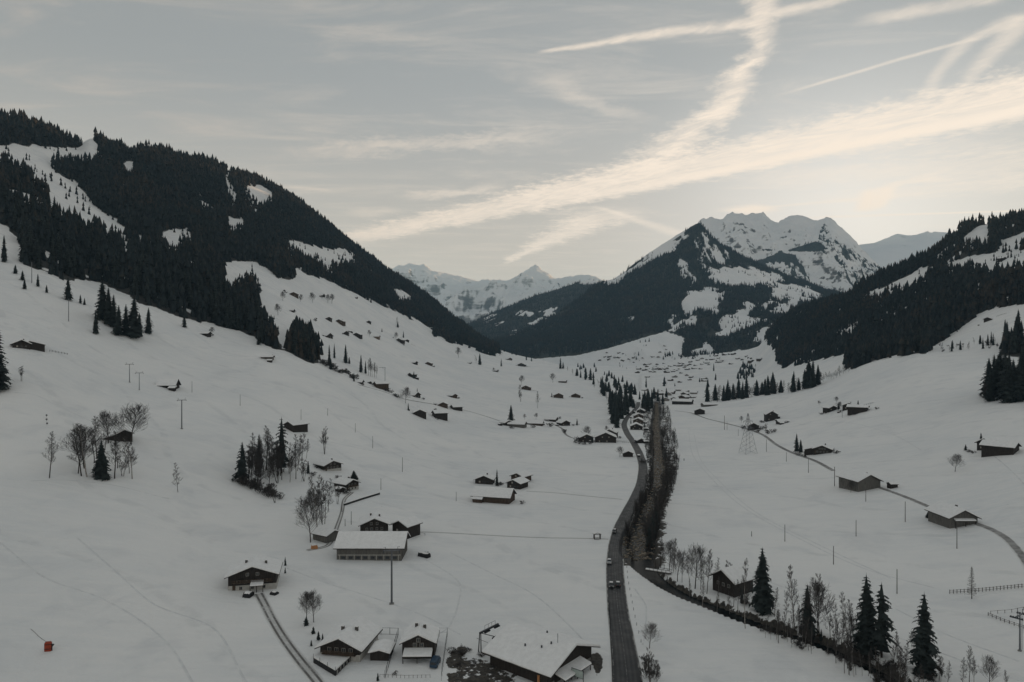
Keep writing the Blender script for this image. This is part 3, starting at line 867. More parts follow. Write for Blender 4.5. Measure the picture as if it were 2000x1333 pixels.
def forest_mesh(name, pts, hs, tmpls, mat, width=1.0):
    vs = []; fs = []; off = 0
    n = len(pts); which = rng.integers(0, len(tmpls), n); ang = rng.uniform(0, 6.283, n); wid = rng.uniform(0.8, 1.3, n) * width
    for k, (tv, tf) in enumerate(tmpls):
        s = which == k; m = s.sum()
        if not m: continue
        c = np.cos(ang[s])[:, None]; sn = np.sin(ang[s])[:, None]
        h = hs[s][:, None]; w = (hs[s] * wid[s])[:, None]
        X = (tv[None, :, 0] * c - tv[None, :, 1] * sn) * w + pts[s, 0:1]
        Y = (tv[None, :, 0] * sn + tv[None, :, 1] * c) * w + pts[s, 1:2]
        Z = tv[None, :, 2] * h + pts[s, 2:3] - 0.3
        vs.append(np.stack([X, Y, Z], -1).reshape(-1, 3))
        fs.append((tf[None] + (np.arange(m) * len(tv))[:, None, None] + off).reshape(-1, 3)); off += m * len(tv)
    return mesh_np(name, np.concatenate(vs), np.concatenate(fs), mat)


def scatter_grid(G, mask, spacing, rs):
    """random points over the masked cells of a terrain grid, by area"""
    a = G[:-1, :-1]; b = G[:-1, 1:]; c = G[1:, 1:]; d = G[1:, :-1]
    ar = 0.5 * np.abs((b[..., 0] - a[..., 0]) * (d[..., 1] - a[..., 1]) - (b[..., 1] - a[..., 1]) * (d[..., 0] - a[..., 0])) * 2
    ar = ar * mask
    n = int(ar.sum() / spacing ** 2)
    p = (ar / ar.sum()).ravel()
    idx = rs.choice(p.size, n, p=p)
    i, j = np.unravel_index(idx, ar.shape)
    u = rs.random(n)[:, None]; v = rs.random(n)[:, None]
    return (a[i, j] * (1 - u) * (1 - v) + b[i, j] * u * (1 - v) + c[i, j] * u * v + d[i, j] * (1 - u) * v)


T_FAR = [cone_template(s, 1, 5) for s in range(5)]
T_MID = [cone_template(20 + s, 2, 6) for s in range(6)]
T_NEAR = [cone_template(40 + s, 4, 8) for s in range(6)]


def tops_ok(P, h, woods, clears, frac=0.45, wamt=5.0, wwl=70.0):
    x, y = to_px(P); hp = h / P[:, 1] * F
    x0, y0 = x, y
    x, y = warp(x, y, P, wamt, wwl)
    ok = np.zeros(len(P), bool)
    for w in woods: ok |= inpoly(x, y, w)
    for c in clears: ok &= ~inpoly(x, y, c) & ~inpoly(x, y - hp * frac, c)
    return ok


# valley slopes
mcell = (blur(fmask, 3) > 0.02)[:-1, :-1]
rs = np.random.default_rng(77)
PA = scatter_grid(TP, mcell, 6.9, rs)
hA = np.clip(rs.normal(19.5, 6.5, len(PA)), 6, 36)
xA, yA = to_px(PA)
okL = tops_ok(PA, hA, [WOOD_L], CLEAR_L); okR = tops_ok(PA, hA, [WOOD_R], CLEAR_R)
tip = yA - hA / PA[:, 1] * F * 0.85
okL &= inpoly(xA, tip, WOOD_L) | (tip < 300)
okR &= inpoly(xA, tip, WOOD_R) | (tip < 470)
okC = np.zeros(len(PA), bool)
for p in CLUMP_R: okC |= inpoly(xA, yA, p)
thin = fbm(PA[:, 0] / 120, PA[:, 1] / 120, 3)
thin2 = fbm(PA[:, 0] / 38 + 9, PA[:, 1] / 38, 3)
keep = (okL & (thin > -0.48) & (thin2 > -0.54)) | (okR & (thin > -0.48) & (thin2 > -0.42)) | okC
PA, hA, xA, yA = PA[keep], hA[keep], xA[keep], yA[keep]
# a few stragglers standing in the clearings
ms = blur((fmask < 0.5) & (inpoly(gpx, gpy, WOOD_L) | inpoly(gpx, gpy, WOOD_R)), 1) > 0.5
PS = scatter_grid(TP, ms[:-1, :-1], 20.0, rs)
ks = (fbm(PS[:, 0] / 45, PS[:, 1] / 45, 3) > 0.24)
PS = PS[ks]; hS = np.clip(rs.normal(11, 4, len(PS)), 4, 22)
xS, yS = to_px(PS)
PA = np.concatenate([PA, PS]); hA = np.concatenate([hA, hS]); xA = np.concatenate([xA, xS]); yA = np.concatenate([yA, yS])
print('slope trees', len(PA), len(PS))
pxh = hA / PA[:, 1] * F
infr = (xA > -5) & (xA < 2005)
# those that show largest become trees of their own, the rest is one mass per slope
front = np.argsort(-np.where(infr, pxh, 0))
N_IND = 130
ind = np.zeros(len(PA), bool); ind[front[:N_IND]] = True
IND_SPRUCE = [(PA[i], hA[i]) for i in front[:N_IND]]
left = (xA < 1250) & ~ind; right = (xA >= 1250) & ~ind
set_props(link('spruce_forest', forest_mesh('spruce_forest', PA[left], hA[left], T_MID, M_NEEDLE_FAR)),
          'dense dark spruce forest covering the left mountainside up to its crest', 'forest', kind='stuff')
set_props(link('spruce_forest', forest_mesh('spruce_forest', PA[right], hA[right], T_MID, M_NEEDLE_FAR)),
          'dark spruce forest on the hill rising at the right edge', 'forest', kind='stuff')

# mountains
def mount_forest(G, fm, spacing, woods, clears, label, hm=20.0, seed=1, thr=-0.6):
    rs = np.random.default_rng(seed)
    P = scatter_grid(G, (fm[:-1, :-1] > 0.4), spacing, rs)
    h = np.clip(rs.normal(hm, 6, len(P)), 7, 36)
    ok = tops_ok(P, h, woods, clears, 0.45, 7.5, 85.0) & (fbm(P[:, 0] / 160, P[:, 1] / 160, 3) > thr)
    P, h = P[ok], h[ok]
    S = scatter_grid(G, (fm[:-1, :-1] < 0.4), 30.0, rs)          # loose trees on the open ground below the tree line
    x, y = to_px(S); k = np.zeros(len(S), bool)
    for w in woods: k |= inpoly(x, y, w)
    k &= fbm(S[:, 0] / 90, S[:, 1] / 90, 3) > 0.1
    P = np.concatenate([P, S[k]]); h = np.concatenate([h, np.clip(rs.normal(14, 4, k.sum()), 6, 24)])
    print(label, len(P))
    set_props(link('spruce_forest', forest_mesh('spruce_forest', P, h, T_FAR, M_NEEDLE_FAR, 1.05)), label, 'forest', kind='stuff')

mount_forest(GB, FB, 10.5, [WOOD_B], CLEAR_B, 'blue dark forest covering the pointed mountain in the middle', 21, 5)
mount_forest(GC, FC, 15.0, [WOOD_C], CLEAR_C, 'belt of dark forest at the foot of the snowy massif', 20, 6, -0.2)
mount_forest(GF, FF, 17.0, [WOOD_F], CLEAR_F, 'hazy forest on the low hill behind the left slope', 20, 8)

# ------------------------------------------------------------------ the air
hz = MB().box(-13000, 13000, -4500, 21000, -30, 2150)
haze = hz.build('haze')
set_props(haze, kind='stuff')
hm_ = bpy.data.materials.new('haze'); hm_.use_nodes = True
t = NT(hm_.node_tree); t.n.clear()
o_ = t.node('ShaderNodeOutputMaterial'); v_ = t.node('ShaderNodeVolumePrincipled')
v_.inputs['Color'].default_value = (0.48, 0.77, 1.0, 1)
v_.inputs['Density'].default_value = 3.1e-5
v_.inputs['Anisotropy'].default_value = 0.0
t.l.new(v_.outputs[0], o_.inputs['Volume'])
haze.data.materials.append(hm_)

# ------------------------------------------------------------------ more materials
M_WOOD = mat_plain('dark_timber', (0.036, 0.031, 0.028), 0.8, 0.35, 1.2, 0.2, stretch=(2.5, 2.5, 0.3), bump=0.2)
M_WOOD2 = mat_plain('brown_timber', (0.075, 0.055, 0.042), 0.8, 0.35, 1.2, 0.2, stretch=(2.5, 2.5, 0.3), bump=0.2)
M_GREY = mat_plain('weathered_boards', (0.135, 0.130, 0.120), 0.85, 0.35, 1.4, 0.15, stretch=(3, 3, 0.25), bump=0.2)
M_PLAST = mat_plain('pale_plaster', (0.42, 0.41, 0.385), 0.85, 0.12, 0.8, 0.15)
M_ROOFB = mat_plain('roof_boards', (0.040, 0.036, 0.034), 0.85, 0.3, 1.0, 0.1)
M_GLASS = mat_plain('window_glass', (0.03, 0.035, 0.04), 0.08, 0.1, 1.0, 0.6)
M_FRAME = mat_plain('window_frame', (0.32, 0.30, 0.27), 0.6, 0.1, 1.0, 0.3)
M_STONE = mat_plain('chimney_stone', (0.10, 0.095, 0.09), 0.9, 0.3, 2.0, 0.1)
M_CONC = mat_plain('concrete', (0.26, 0.26, 0.25), 0.85, 0.2, 0.8, 0.15)
M_STEEL = mat_plain('galvanised_steel', (0.16, 0.17, 0.185), 0.5, 0.15, 1.0, 0.4, metal=0.3)
M_STEELD = mat_plain('dark_steel', (0.045, 0.050, 0.058), 0.5, 0.2, 1.0, 0.4, metal=0.3)
M_POLE = mat_plain('pole_timber', (0.070, 0.060, 0.055), 0.85, 0.2, 1.0, 0.1)
M_ORANGE = mat_plain('orange_cover', (0.48, 0.22, 0.09), 0.55, 0.12, 1.2, 0.4)
M_RED = mat_plain('red_padding', (0.30, 0.045, 0.018), 0.6, 0.2, 1.5, 0.3)
M_BLUE = mat_plain('blue_cover', (0.015, 0.045, 0.085), 0.45, 0.2, 1.0, 0.5)
M_BOARD = mat_plain('sign_panel', (0.40, 0.47, 0.44), 0.4, 0.1, 1.0, 0.4)
M_BLACKP = mat_plain('black_tarp', (0.014, 0.014, 0.016), 0.6, 0.3, 0.6, 0.3)
M_ROCK = mat_plain('river_stones', (0.22, 0.185, 0.145), 0.85, 0.5, 0.9, 0.2, bump=0.6)
M_RUB = mat_plain('tyre_rubber', (0.012, 0.012, 0.012), 0.8, 0.1, 1.0, 0.2)
M_LAMP = mat_plain('headlight', (0.75, 0.75, 0.72), 0.15, 0.05, 1.0, 0.6)


def mat_asphalt():
    m, t, b = mat_base('wet_asphalt')
    co = obj_co(t); a = t.node('ShaderNodeAttribute'); a.attribute_name = 'across'
    f = a.outputs['Fac']
    n = t.noise(co, 0.25, 5.0, 0.65); n2 = t.noise(co, 1.6, 3.0, 0.6)
    base = t.mix(t.ss(n, 0.3, 0.7), (0.016, 0.018, 0.021), (0.033, 0.034, 0.037))
    # dried wheel lanes a little paler, slush left between and at the edges
    lane = None
    for c in (-0.58, -0.26, 0.24, 0.56):
        q = t.ss(t.m('ABSOLUTE', t.sub(f, c)), 0.13, 0.03)
        lane = q if lane is None else t.mx(lane, q)
    base = t.mix(t.mul(lane, 0.55), base, (0.058, 0.059, 0.062))
    e = t.add(t.m('ABSOLUTE', f), t.mul(t.sub(n2, 0.5), 0.22))
    e = t.add(e, t.mul(t.sub(n, 0.5), 0.5))
    base = t.mix(t.ss(e, 0.86, 1.0), base, (0.42, 0.42, 0.41))
    mid_ = t.ss(t.m('ABSOLUTE', t.add(f, t.mul(t.sub(n, 0.5), 0.06))), 0.035, 0.012)
    base = t.mix(t.mul(mid_, t.mul(t.ss(n2, 0.4, 0.6), 0.45)), base, (0.33, 0.33, 0.33))
    t.put(b.inputs['Base Color'], base)
    t.put(b.inputs['Roughness'], t.ss(n, 0.3, 0.7, 0.45, 0.75))
    b.inputs['Specular IOR Level'].default_value = 0.35
    return m


def mat_track():
    m, t, b = mat_base('packed_snow_track')
    co = obj_co(t); a = t.node('ShaderNodeAttribute'); a.attribute_name = 'across'
    f = t.m('ABSOLUTE', a.outputs['Fac']); n = t.noise(co, 0.5, 5.0, 0.65); n3 = t.noise(co, 0.06, 3.0)
    rut = t.mul(t.ss(t.m('ABSOLUTE', t.sub(f, 0.52)), 0.30, 0.10), t.ss(t.add(n, t.mul(n3, 0.6)), 0.45, 0.85))
    c = t.mix(t.ss(n, 0.3, 0.7), (0.50, 0.50, 0.49), (0.66, 0.66, 0.65))
    c = t.mix(rut, c, (0.13, 0.125, 0.12))
    c = t.mix(t.ss(t.add(f, t.mul(t.sub(n, .5), .3)), 0.75, 1.0), c, (0.76, 0.765, 0.765))
    t.put(b.inputs['Base Color'], c); b.inputs['Roughness'].default_value = 0.75
    return m


def mat_lane():
    m, t, b = mat_base('cleared_lane')
    co = obj_co(t); a = t.node('ShaderNodeAttribute'); a.attribute_name = 'across'
    f = t.m('ABSOLUTE', a.outputs['Fac']); n = t.noise(co, 0.4, 5.0, 0.65); n3 = t.noise(co, 0.05, 3.0)
    c = t.mix(t.ss(t.add(n, t.mul(n3, 0.8)), 0.6, 1.15), (0.12, 0.115, 0.11), (0.36, 0.36, 0.355))
    c = t.mix(t.ss(t.add(f, t.mul(t.sub(n, .5), .5)), 0.6, 0.95), c, (0.74, 0.745, 0.745))
    t.put(b.inputs['Base Color'], c); b.inputs['Roughness'].default_value = 0.75
    return m


def mat_water():
    m, t, b = mat_base('stream_water')
    co = obj_co(t); n = t.noise(co, 1.4, 5.0, 0.7)
    t.put(b.inputs['Base Color'], t.mix(t.ss(n, 0.62, 0.74), (0.008, 0.011, 0.012), (0.035, 0.037, 0.037)))
    b.inputs['Roughness'].default_value = 0.25
    b.inputs['Specular IOR Level'].default_value = 0.04
    bp = t.node('ShaderNodeBump'); bp.inputs['Strength'].default_value = 0.5; bp.inputs['Distance'].default_value = 0.15
    t.put(bp.inputs['Height'], n); t.put(b.inputs['Normal'], bp.outputs[0])
    return m


def mat_faint():
    m, t, b = mat_base('trodden_snow')
    n = t.noise(obj_co(t), 0.35, 4.0, 0.6)
    t.put(b.inputs['Base Color'], t.mix(t.ss(n, 0.35, 0.65), (0.68, 0.69, 0.70), (0.80, 0.81, 0.81)))
    b.inputs['Roughness'].default_value = 0.8
    return m


M_FAINT = mat_faint()
M_ASPH = mat_asphalt(); M_TRACK = mat_track(); M_LANE = mat_lane(); M_WATER = mat_water()


# ------------------------------------------------------------------ roads, paths, stream
def ribbon(name, ctr, mat, lift=0.12, na=8, skirt=0.5, zfix=None):
    """ctr: rows of x, y, full width in metres; draped on the ground"""
    ctr = np.asarray(ctr, float)
    d = np.gradient(ctr[:, :2], axis=0); d /= np.maximum(np.hypot(d[:, 0], d[:, 1]), 1e-6)[:, None]
    nrm = np.stack([d[:, 1], -d[:, 0]], 1)
    V = []; A = []
    sp = np.linspace(-1, 1, na + 1)
    for i in range(len(ctr)):
        row = []
        for s in sp:
            x, y = ctr[i, :2] + nrm[i] * s * ctr[i, 2] / 2
            row.append([x, y, (gz(x, y) if zfix is None else zfix)])
        row = np.array(row)
        if zfix is None:
            lin = np.linspace(row[0, 2], row[-1, 2], na + 1)
            row[:, 2] = np.maximum(row[:, 2], lin) + lift
        lo = row[[0, -1]].copy(); lo[:, 2] -= skirt + lift
        lo[0, :2] -= nrm[i] * 0.15; lo[1, :2] += nrm[i] * 0.15
        V.append(np.concatenate([lo[:1], row, lo[1:]])); A.append(np.concatenate([[-1.02], sp, [1.02]]))
    if zfix is None and len(V) > 8:     # a built road does not follow every bump
        Z = np.array(V)[:, :, 2]; k = np.ones(5) / 5
        Zp = np.pad(Z, ((2, 2), (0, 0)), mode='edge')
        Zs = sum(Zp[j:j + len(Z)] for j in range(5)) / 5
        Z = np.maximum(Zs, Z)
        for i in range(len(V)): V[i][:, 2] = Z[i]
    V = np.array(V)
    me = mesh_np(name, V.reshape(-1, 3), grid_faces(V.shape[0], V.shape[1])[:, ::-1], mat, True)
    add_attr(me, 'across', np.array(A))
    return set_props(link(name, me), kind='structure')


def px_path(pts, step=3.0):
    """pixel control points (x, row, width m) -> dense world path on the ground"""
    sp = spline(pts, 10); out = []
    for p in sp:
        q = cast(p[0], p[1])
        if q is not None: out.append((q.x, q.y, p[2]))
    return densify(out, step)


ROAD_PX = [(1226, 1420, 7.6), (1225, 1333, 7.6), (1222, 1300, 7.4), (1214, 1240, 6.9), (1208, 1200, 6.7), (1203, 1150, 6.6), (1201, 1110, 6.7), (1203, 1075, 6.8), (1210, 1040, 6.8), (1225, 1005, 6.8), (1243, 970, 6.8),
           (1254, 940, 6.8), (1256, 915, 6.6), (1250, 890, 6.4), (1238, 866, 6.4), (1224, 845, 6.4), (1219, 830, 6.4), (1225, 816, 6.2), (1238, 803, 6.0), (1246, 793, 6.0), (1247, 786, 6.0)]
road = ribbon('main_road', px_path(ROAD_PX, 3.0), M_ASPH, 0.16, 14, 0.7)
PATHS = [
    ('farm_lane', [(1318, 803, 3.5), (1345, 806, 3.5), (1380, 818, 3.2), (1420, 828, 3.2), (1458, 838, 3.2), (1490, 850, 3.2), (1518, 870, 3.2), (1550, 886, 3.0), (1590, 900, 3.0), (1628, 920, 3.0)], M_LANE),
    ('farm_lane', [(1715, 952, 2.8), (1760, 968, 2.8), (1818, 992, 2.8)], M_LANE),
    ('farm_lane', [(1902, 1022, 2.8), (1935, 1034, 2.8), (1965, 1052, 2.9), (1985, 1072, 3.0), (2005, 1100, 3.0), (2030, 1150, 3.0)], M_LANE),
    ('footpath', [(800, 1039, 1.1), (860, 1041, 1.1), (950, 1046, 1.1), (1060, 1051, 1.1), (1165, 1053, 1.1), (1188, 1054, 1.2)], M_TRACK),
    ('footpath', [(1028, 960, 1.1), (1080, 963, 1.1), (1150, 970, 1.1), (1215, 976, 1.2)], M_TRACK),
    ('driveway', [(505, 1160, 3.6), (516, 1180, 3.4), (530, 1208, 3.2), (552, 1245, 3.2), (585, 1290, 3.2), (620, 1333, 3.2), (660, 1390, 3.2)], M_TRACK),
    ('upper_lane', [(700, 752, 2.6), (750, 766, 2.6), (790, 780, 2.6), (840, 789, 2.4), (900, 800, 2.4), (950, 814, 2.6), (985, 826, 2.6)], M_LANE),
    ('hamlet_lane', [(1082, 830, 3.2), (1098, 838, 3.2), (1106, 850, 3.0), (1120, 856, 3.0), (1190, 862, 3.0), (1226, 862, 3.0)], M_LANE),
    ('chalet_path', [(688, 962, 2.4), (672, 978, 2.4), (668, 1000, 2.2), (660, 1025, 2.4), (640, 1066, 2.6), (600, 1076, 2.4)], M_TRACK),
    ('field_track', [(1345, 842, 2.2), (1350, 880, 2.2), (1390, 935, 2.0), (1450, 990, 2.0), (1560, 1052, 2.0), (1700, 1115, 2.0)], M_TRACK),
    ('slope_track', [(1745, 850, 1.6), (1790, 838, 1.6), (1860, 815, 1.6), (1900, 800, 1.6)], M_TRACK),
]
for nm, pts, mt in PATHS[:9]:
    ribbon(nm, px_path(pts, 4.0), mt, 0.10, 6, 0.4)
for pts in ([(0, 605), (40, 618), (90, 640), (140, 655)], [(0, 765), (60, 770), (110, 792), (160, 815), (240, 850)], [(150, 1050), (230, 1120), (300, 1180), (420, 1230), (480, 1333)], [(0, 1060), (90, 1130), (200, 1170), (330, 1260), (380, 1340)],
            [(560, 1110), (640, 1140), (720, 1165), (820, 1200), (900, 1240)], [(520, 870), (620, 862), (720, 880), (840, 900), (980, 930)], [(1345, 842), (1350, 880), (1390, 935), (1450, 990), (1560, 1052), (1700, 1115), (1830, 1150)],
            [(1356, 850), (1365, 890), (1410, 945), (1475, 1000), (1590, 1060), (1740, 1130)], [(1745, 850), (1790, 838), (1860, 815), (1900, 800)], [(1560, 830), (1640, 825), (1745, 850), (1800, 880)], [(1940, 890), (1970, 915), (2000, 945)],
            [(1350, 862), (1460, 865), (1560, 872)], [(880, 1080), (960, 1120), (1040, 1160), (1120, 1230), (1150, 1262)], [(1240, 1150), (1262, 1190), (1262, 1230), (1255, 1260)], [(820, 1085), (900, 1150), (880, 1220), (840, 1250)],
            [(300, 700), (420, 730), (560, 760), (700, 800)], [(60, 940), (110, 938), (200, 945), (330, 975)], [(1430, 1110), (1560, 1160), (1660, 1210), (1800, 1262), (1990, 1330)], [(1750, 1190), (1850, 1240), (1990, 1292)]):
    ribbon('ski_track', px_path([(x, y, 0.55) for x, y in pts], 4.0), M_FAINT, 0.03, 2, 0.2)
# stream: water sheet over a stony bed
wc = densify([tuple(r) for r in RIV], 3.0)
wc[:, 2] += 2.2
ribbon('stream_water', wc, M_WATER, 0, 6, 0.0, zfix=-1.75)
# gravel bars and boulders that fill the upper bed
st_v = []; st_f = []
rs = np.random.default_rng(4)
oct_ = np.array([(1, 0, 0), (-1, 0, 0), (0, 1, 0), (0, -1, 0), (0, 0, 1), (0, 0, -1), (.7, .7, .3), (-.7, .7, .3)])
octf = [(4, 0, 6), (4, 6, 2), (4, 2, 7), (4, 7, 1), (4, 1, 3), (4, 3, 0), (0, 2, 6), (1, 7, 2), (5, 2, 0), (5, 1, 2), (5, 3, 1), (5, 0, 3)]
up = wc[wc[:, 1] > 275]
for k in range(2600):
    q = up[rs.integers(0, len(up))]
    a = rs.uniform(-0.5, 0.5) * (q[2] - 1.5)
    r = rs.uniform(0.25, 0.9) * (1.6 if rs.random() < 0.08 else 1)
    x = q[0] + a; y = q[1] + rs.uniform(-2, 2)
    c, s = math.cos(k), math.sin(k)
    vv = oct_ * np.array([r * rs.uniform(.7, 1.5), r * rs.uniform(.7, 1.3), r * 0.55]) * rs.uniform(.8, 1.2, (8, 1))
    vv = np.stack([vv[:, 0] * c - vv[:, 1] * s + x, vv[:, 0] * s + vv[:, 1] * c + y, vv[:, 2] - 1.75], 1)
    st_f += [tuple(i + len(st_v) for i in f) for f in octf]; st_v += vv.tolist()
set_props(link('river_stones', mesh_np('river_stones', st_v, st_f, M_ROCK)), 'pale brown stones and gravel lying in the bed of the stream', 'gravel', kind='stuff')


# ------------------------------------------------------------------ single trees
def tubes(segs, n=3):
    S = np.array(segs, float)                       # x0 y0 z0 x1 y1 z1 r0 r1
    p0, p1 = S[:, :3], S[:, 3:6]; d = p1 - p0; d /= np.maximum(np.linalg.norm(d, axis=1), 1e-6)[:, None]
    ref = np.where(np.abs(d[:, 2:3]) > 0.9, np.array([[1., 0, 0]]), np.array([[0, 0, 1.]]))
    a = np.cross(d, ref); a /= np.linalg.norm(a, axis=1)[:, None]; b = np.cross(d, a)
    V = []
    for p, r in ((p0, S[:, 6]), (p1, S[:, 7])):
        for i in range(n):
            t = 2 * math.pi * i / n
            V.append(p + (a * math.cos(t) + b * math.sin(t)) * r[:, None])
    V = np.stack(V, 1); m = len(S)
    f = np.array([(i, (i + 1) % n, n + (i + 1) % n, n + i) for i in range(n)])
    return V.reshape(-1, 3), (f[None] + (np.arange(m) * 2 * n)[:, None, None]).reshape(-1, 4)


def bare_tree(seed, kind, H):
    """returns (trunk mesh, crown mesh) of a leafless tree of height H"""
    r_ = random.Random(seed); trunk = []; crown = []

    def limb(p, d, length, rad, level, store, nseg):
        pts = [p]; q = p.copy(); dd = d.copy()
        for k in range(nseg):
            wob = 0.10 if level == 0 else 0.20
            dd = (dd + Vector((r_.uniform(-wob, wob), r_.uniform(-wob, wob), r_.uniform(-wob * .4, wob) + (0.10 if level else 0)))).normalized()
            q = q + dd * (length / nseg); pts.append(q.copy())
            f0 = 1 - k / nseg * 0.75; f1 = 1 - (k + 1) / nseg * 0.75
            store.append((*pts[-2], *pts[-1], max(rad * f0, .019), max(rad * f1, .015)))
        return pts

    def sub(pts, length, rad, level):
        if level > 3: return
        n = {1: 8, 2: 8, 3: 4}[level]
        for i in range(n):
            t = 0.25 + 0.75 * (i + r_.random()) / n
            k = min(int(t * (len(pts) - 1)), len(pts) - 2)
            u = t * (len(pts) - 1) - k
            p = pts[k].lerp(pts[k + 1], min(u, 1)); d = (pts[k + 1] - pts[k]).normalized()
            ax = Vector((r_.uniform(-1, 1), r_.uniform(-1, 1), r_.uniform(-.5, 1))).normalized()
            nd = (d * 0.75 + ax * 0.75).normalized()
            l = length * r_.uniform(0.42, 0.72) * (1.15 - 0.5 * t)
            pp = limb(p, nd, l, rad * 0.5, level, crown, 2)
            if level < 3: sub(pp, l, rad * 0.5, level + 1)

    stems = {'round': 1, 'birch': 1, 'alder': 1, 'multi': 4, 'bush': 6}[kind]
    for s in range(stems):
        lean = 0.05 if stems == 1 else (0.22 if kind == 'multi' else 0.7)
        d0 = Vector((r_.uniform(-lean, lean), r_.uniform(-lean, lean), 1)).normalized()
        hh = H * (r_.uniform(0.8, 1) if stems > 1 else (0.75 if kind == 'round' else 0.97))
        if kind == 'bush': hh *= 0.75
        R = H * (0.013 if kind == 'round' else 0.0095) * (0.7 if stems > 1 else 1)
        pts = limb(Vector((r_.uniform(-.1, .1) * stems, r_.uniform(-.1, .1) * stems, -0.4)), d0, hh, R, 0, trunk, 7)
        n0 = {'round': 30, 'birch': 20, 'alder': 18, 'multi': 8, 'bush': 4}[kind]
        t0 = {'round': 0.26, 'birch': 0.28, 'alder': 0.2, 'multi': 0.3, 'bush': 0.15}[kind]
        for i in range(n0):
            t = t0 + (0.98 - t0) * (i + r_.random() * .8) / n0
            k = min(int(t * 7), 6); p = pts[k].lerp(pts[k + 1], t * 7 - k)
            az = i * 2.4 + r_.uniform(-.5, .5)
            if kind == 'round': el = 0.35 + 0.75 * t; l = H * 0.40 * math.sin(math.pi * min(1, 0.34 + 0.50 * t)) * r_.uniform(.8, 1.1)
            elif kind == 'birch': el = 0.75 + 0.3 * t; l = H * 0.22 * (1.1 - t) ** 0.6 * r_.uniform(.7, 1.15)
            elif kind == 'alder': el = 0.45 + 0.4 * t; l = H * 0.20 * (1.12 - t) ** 0.7 * r_.uniform(.7, 1.2)
            elif kind == 'multi': el = 0.9; l = H * 0.26 * (1.1 - t * .8) * r_.uniform(.7, 1.1)
            else: el = 0.6; l = H * 0.35 * r_.uniform(.6, 1.1)
            d = Vector((math.cos(az) * math.cos(el), math.sin(az) * math.cos(el), math.sin(el)))
            pp = limb(p, d, l, R * 0.24 * (1.1 - t * .7), 1, crown, 3)
            sub(pp, l, R * 0.15, 2)
    v, f = tubes(trunk, 6); v2, f2 = tubes(crown, 3)
    return v, f, v2, f2


BARE = {}
for kind, H, n in (('round', 12, 3), ('birch', 14, 4), ('alder', 12, 4), ('multi', 10, 3), ('bush', 3, 3)):
    BARE[kind] = []
    for s in range(n):
        v, f, v2, f2 = bare_tree(100 + s * 7 + len(kind), kind, H)
        BARE[kind].append((H, mesh_np('trunk', v, f, M_BIRCH if kind == 'birch' and s % 2 == 0 else M_BARK), mesh_np('crown', v2, f2, M_TWIG)))
print('bare tris', {k: [len(x[2].polygons) * 2 for x in v] for k, v in BARE.items()})


def larch_mesh(H=12, seed=5):
    r_ = random.Random(seed); seg = []
    n = 90
    for i in range(n):
        t = 0.12 + 0.86 * i / n; L = H * 0.19 * (1.02 - t) * r_.uniform(.7, 1.2) + .1; az = i * 2.4
        p = Vector((0, 0, H * t)); d = Vector((math.cos(az), math.sin(az), r_.uniform(-.15, .25)))
        q = p + d * L; seg.append((*p, *q, .045, .02))
        for k in range(5):
            a = p.lerp(q, r_.uniform(.3, 1)); b = a + Vector((r_.uniform(-.3, .3), r_.uniform(-.3, .3), r_.uniform(-.5, .1)))
            seg.append((*a, *b, .03, .02))
    v2, f2 = tubes(seg, 3); v, f = tubes([(0, 0, -.4, 0, 0, H, .16, .03)], 6)
    return H, mesh_np('trunk', v, f, M_BARK), mesh_np('crown', v2, f2, M_TWIG)


BARE['larch'] = [larch_mesh()]


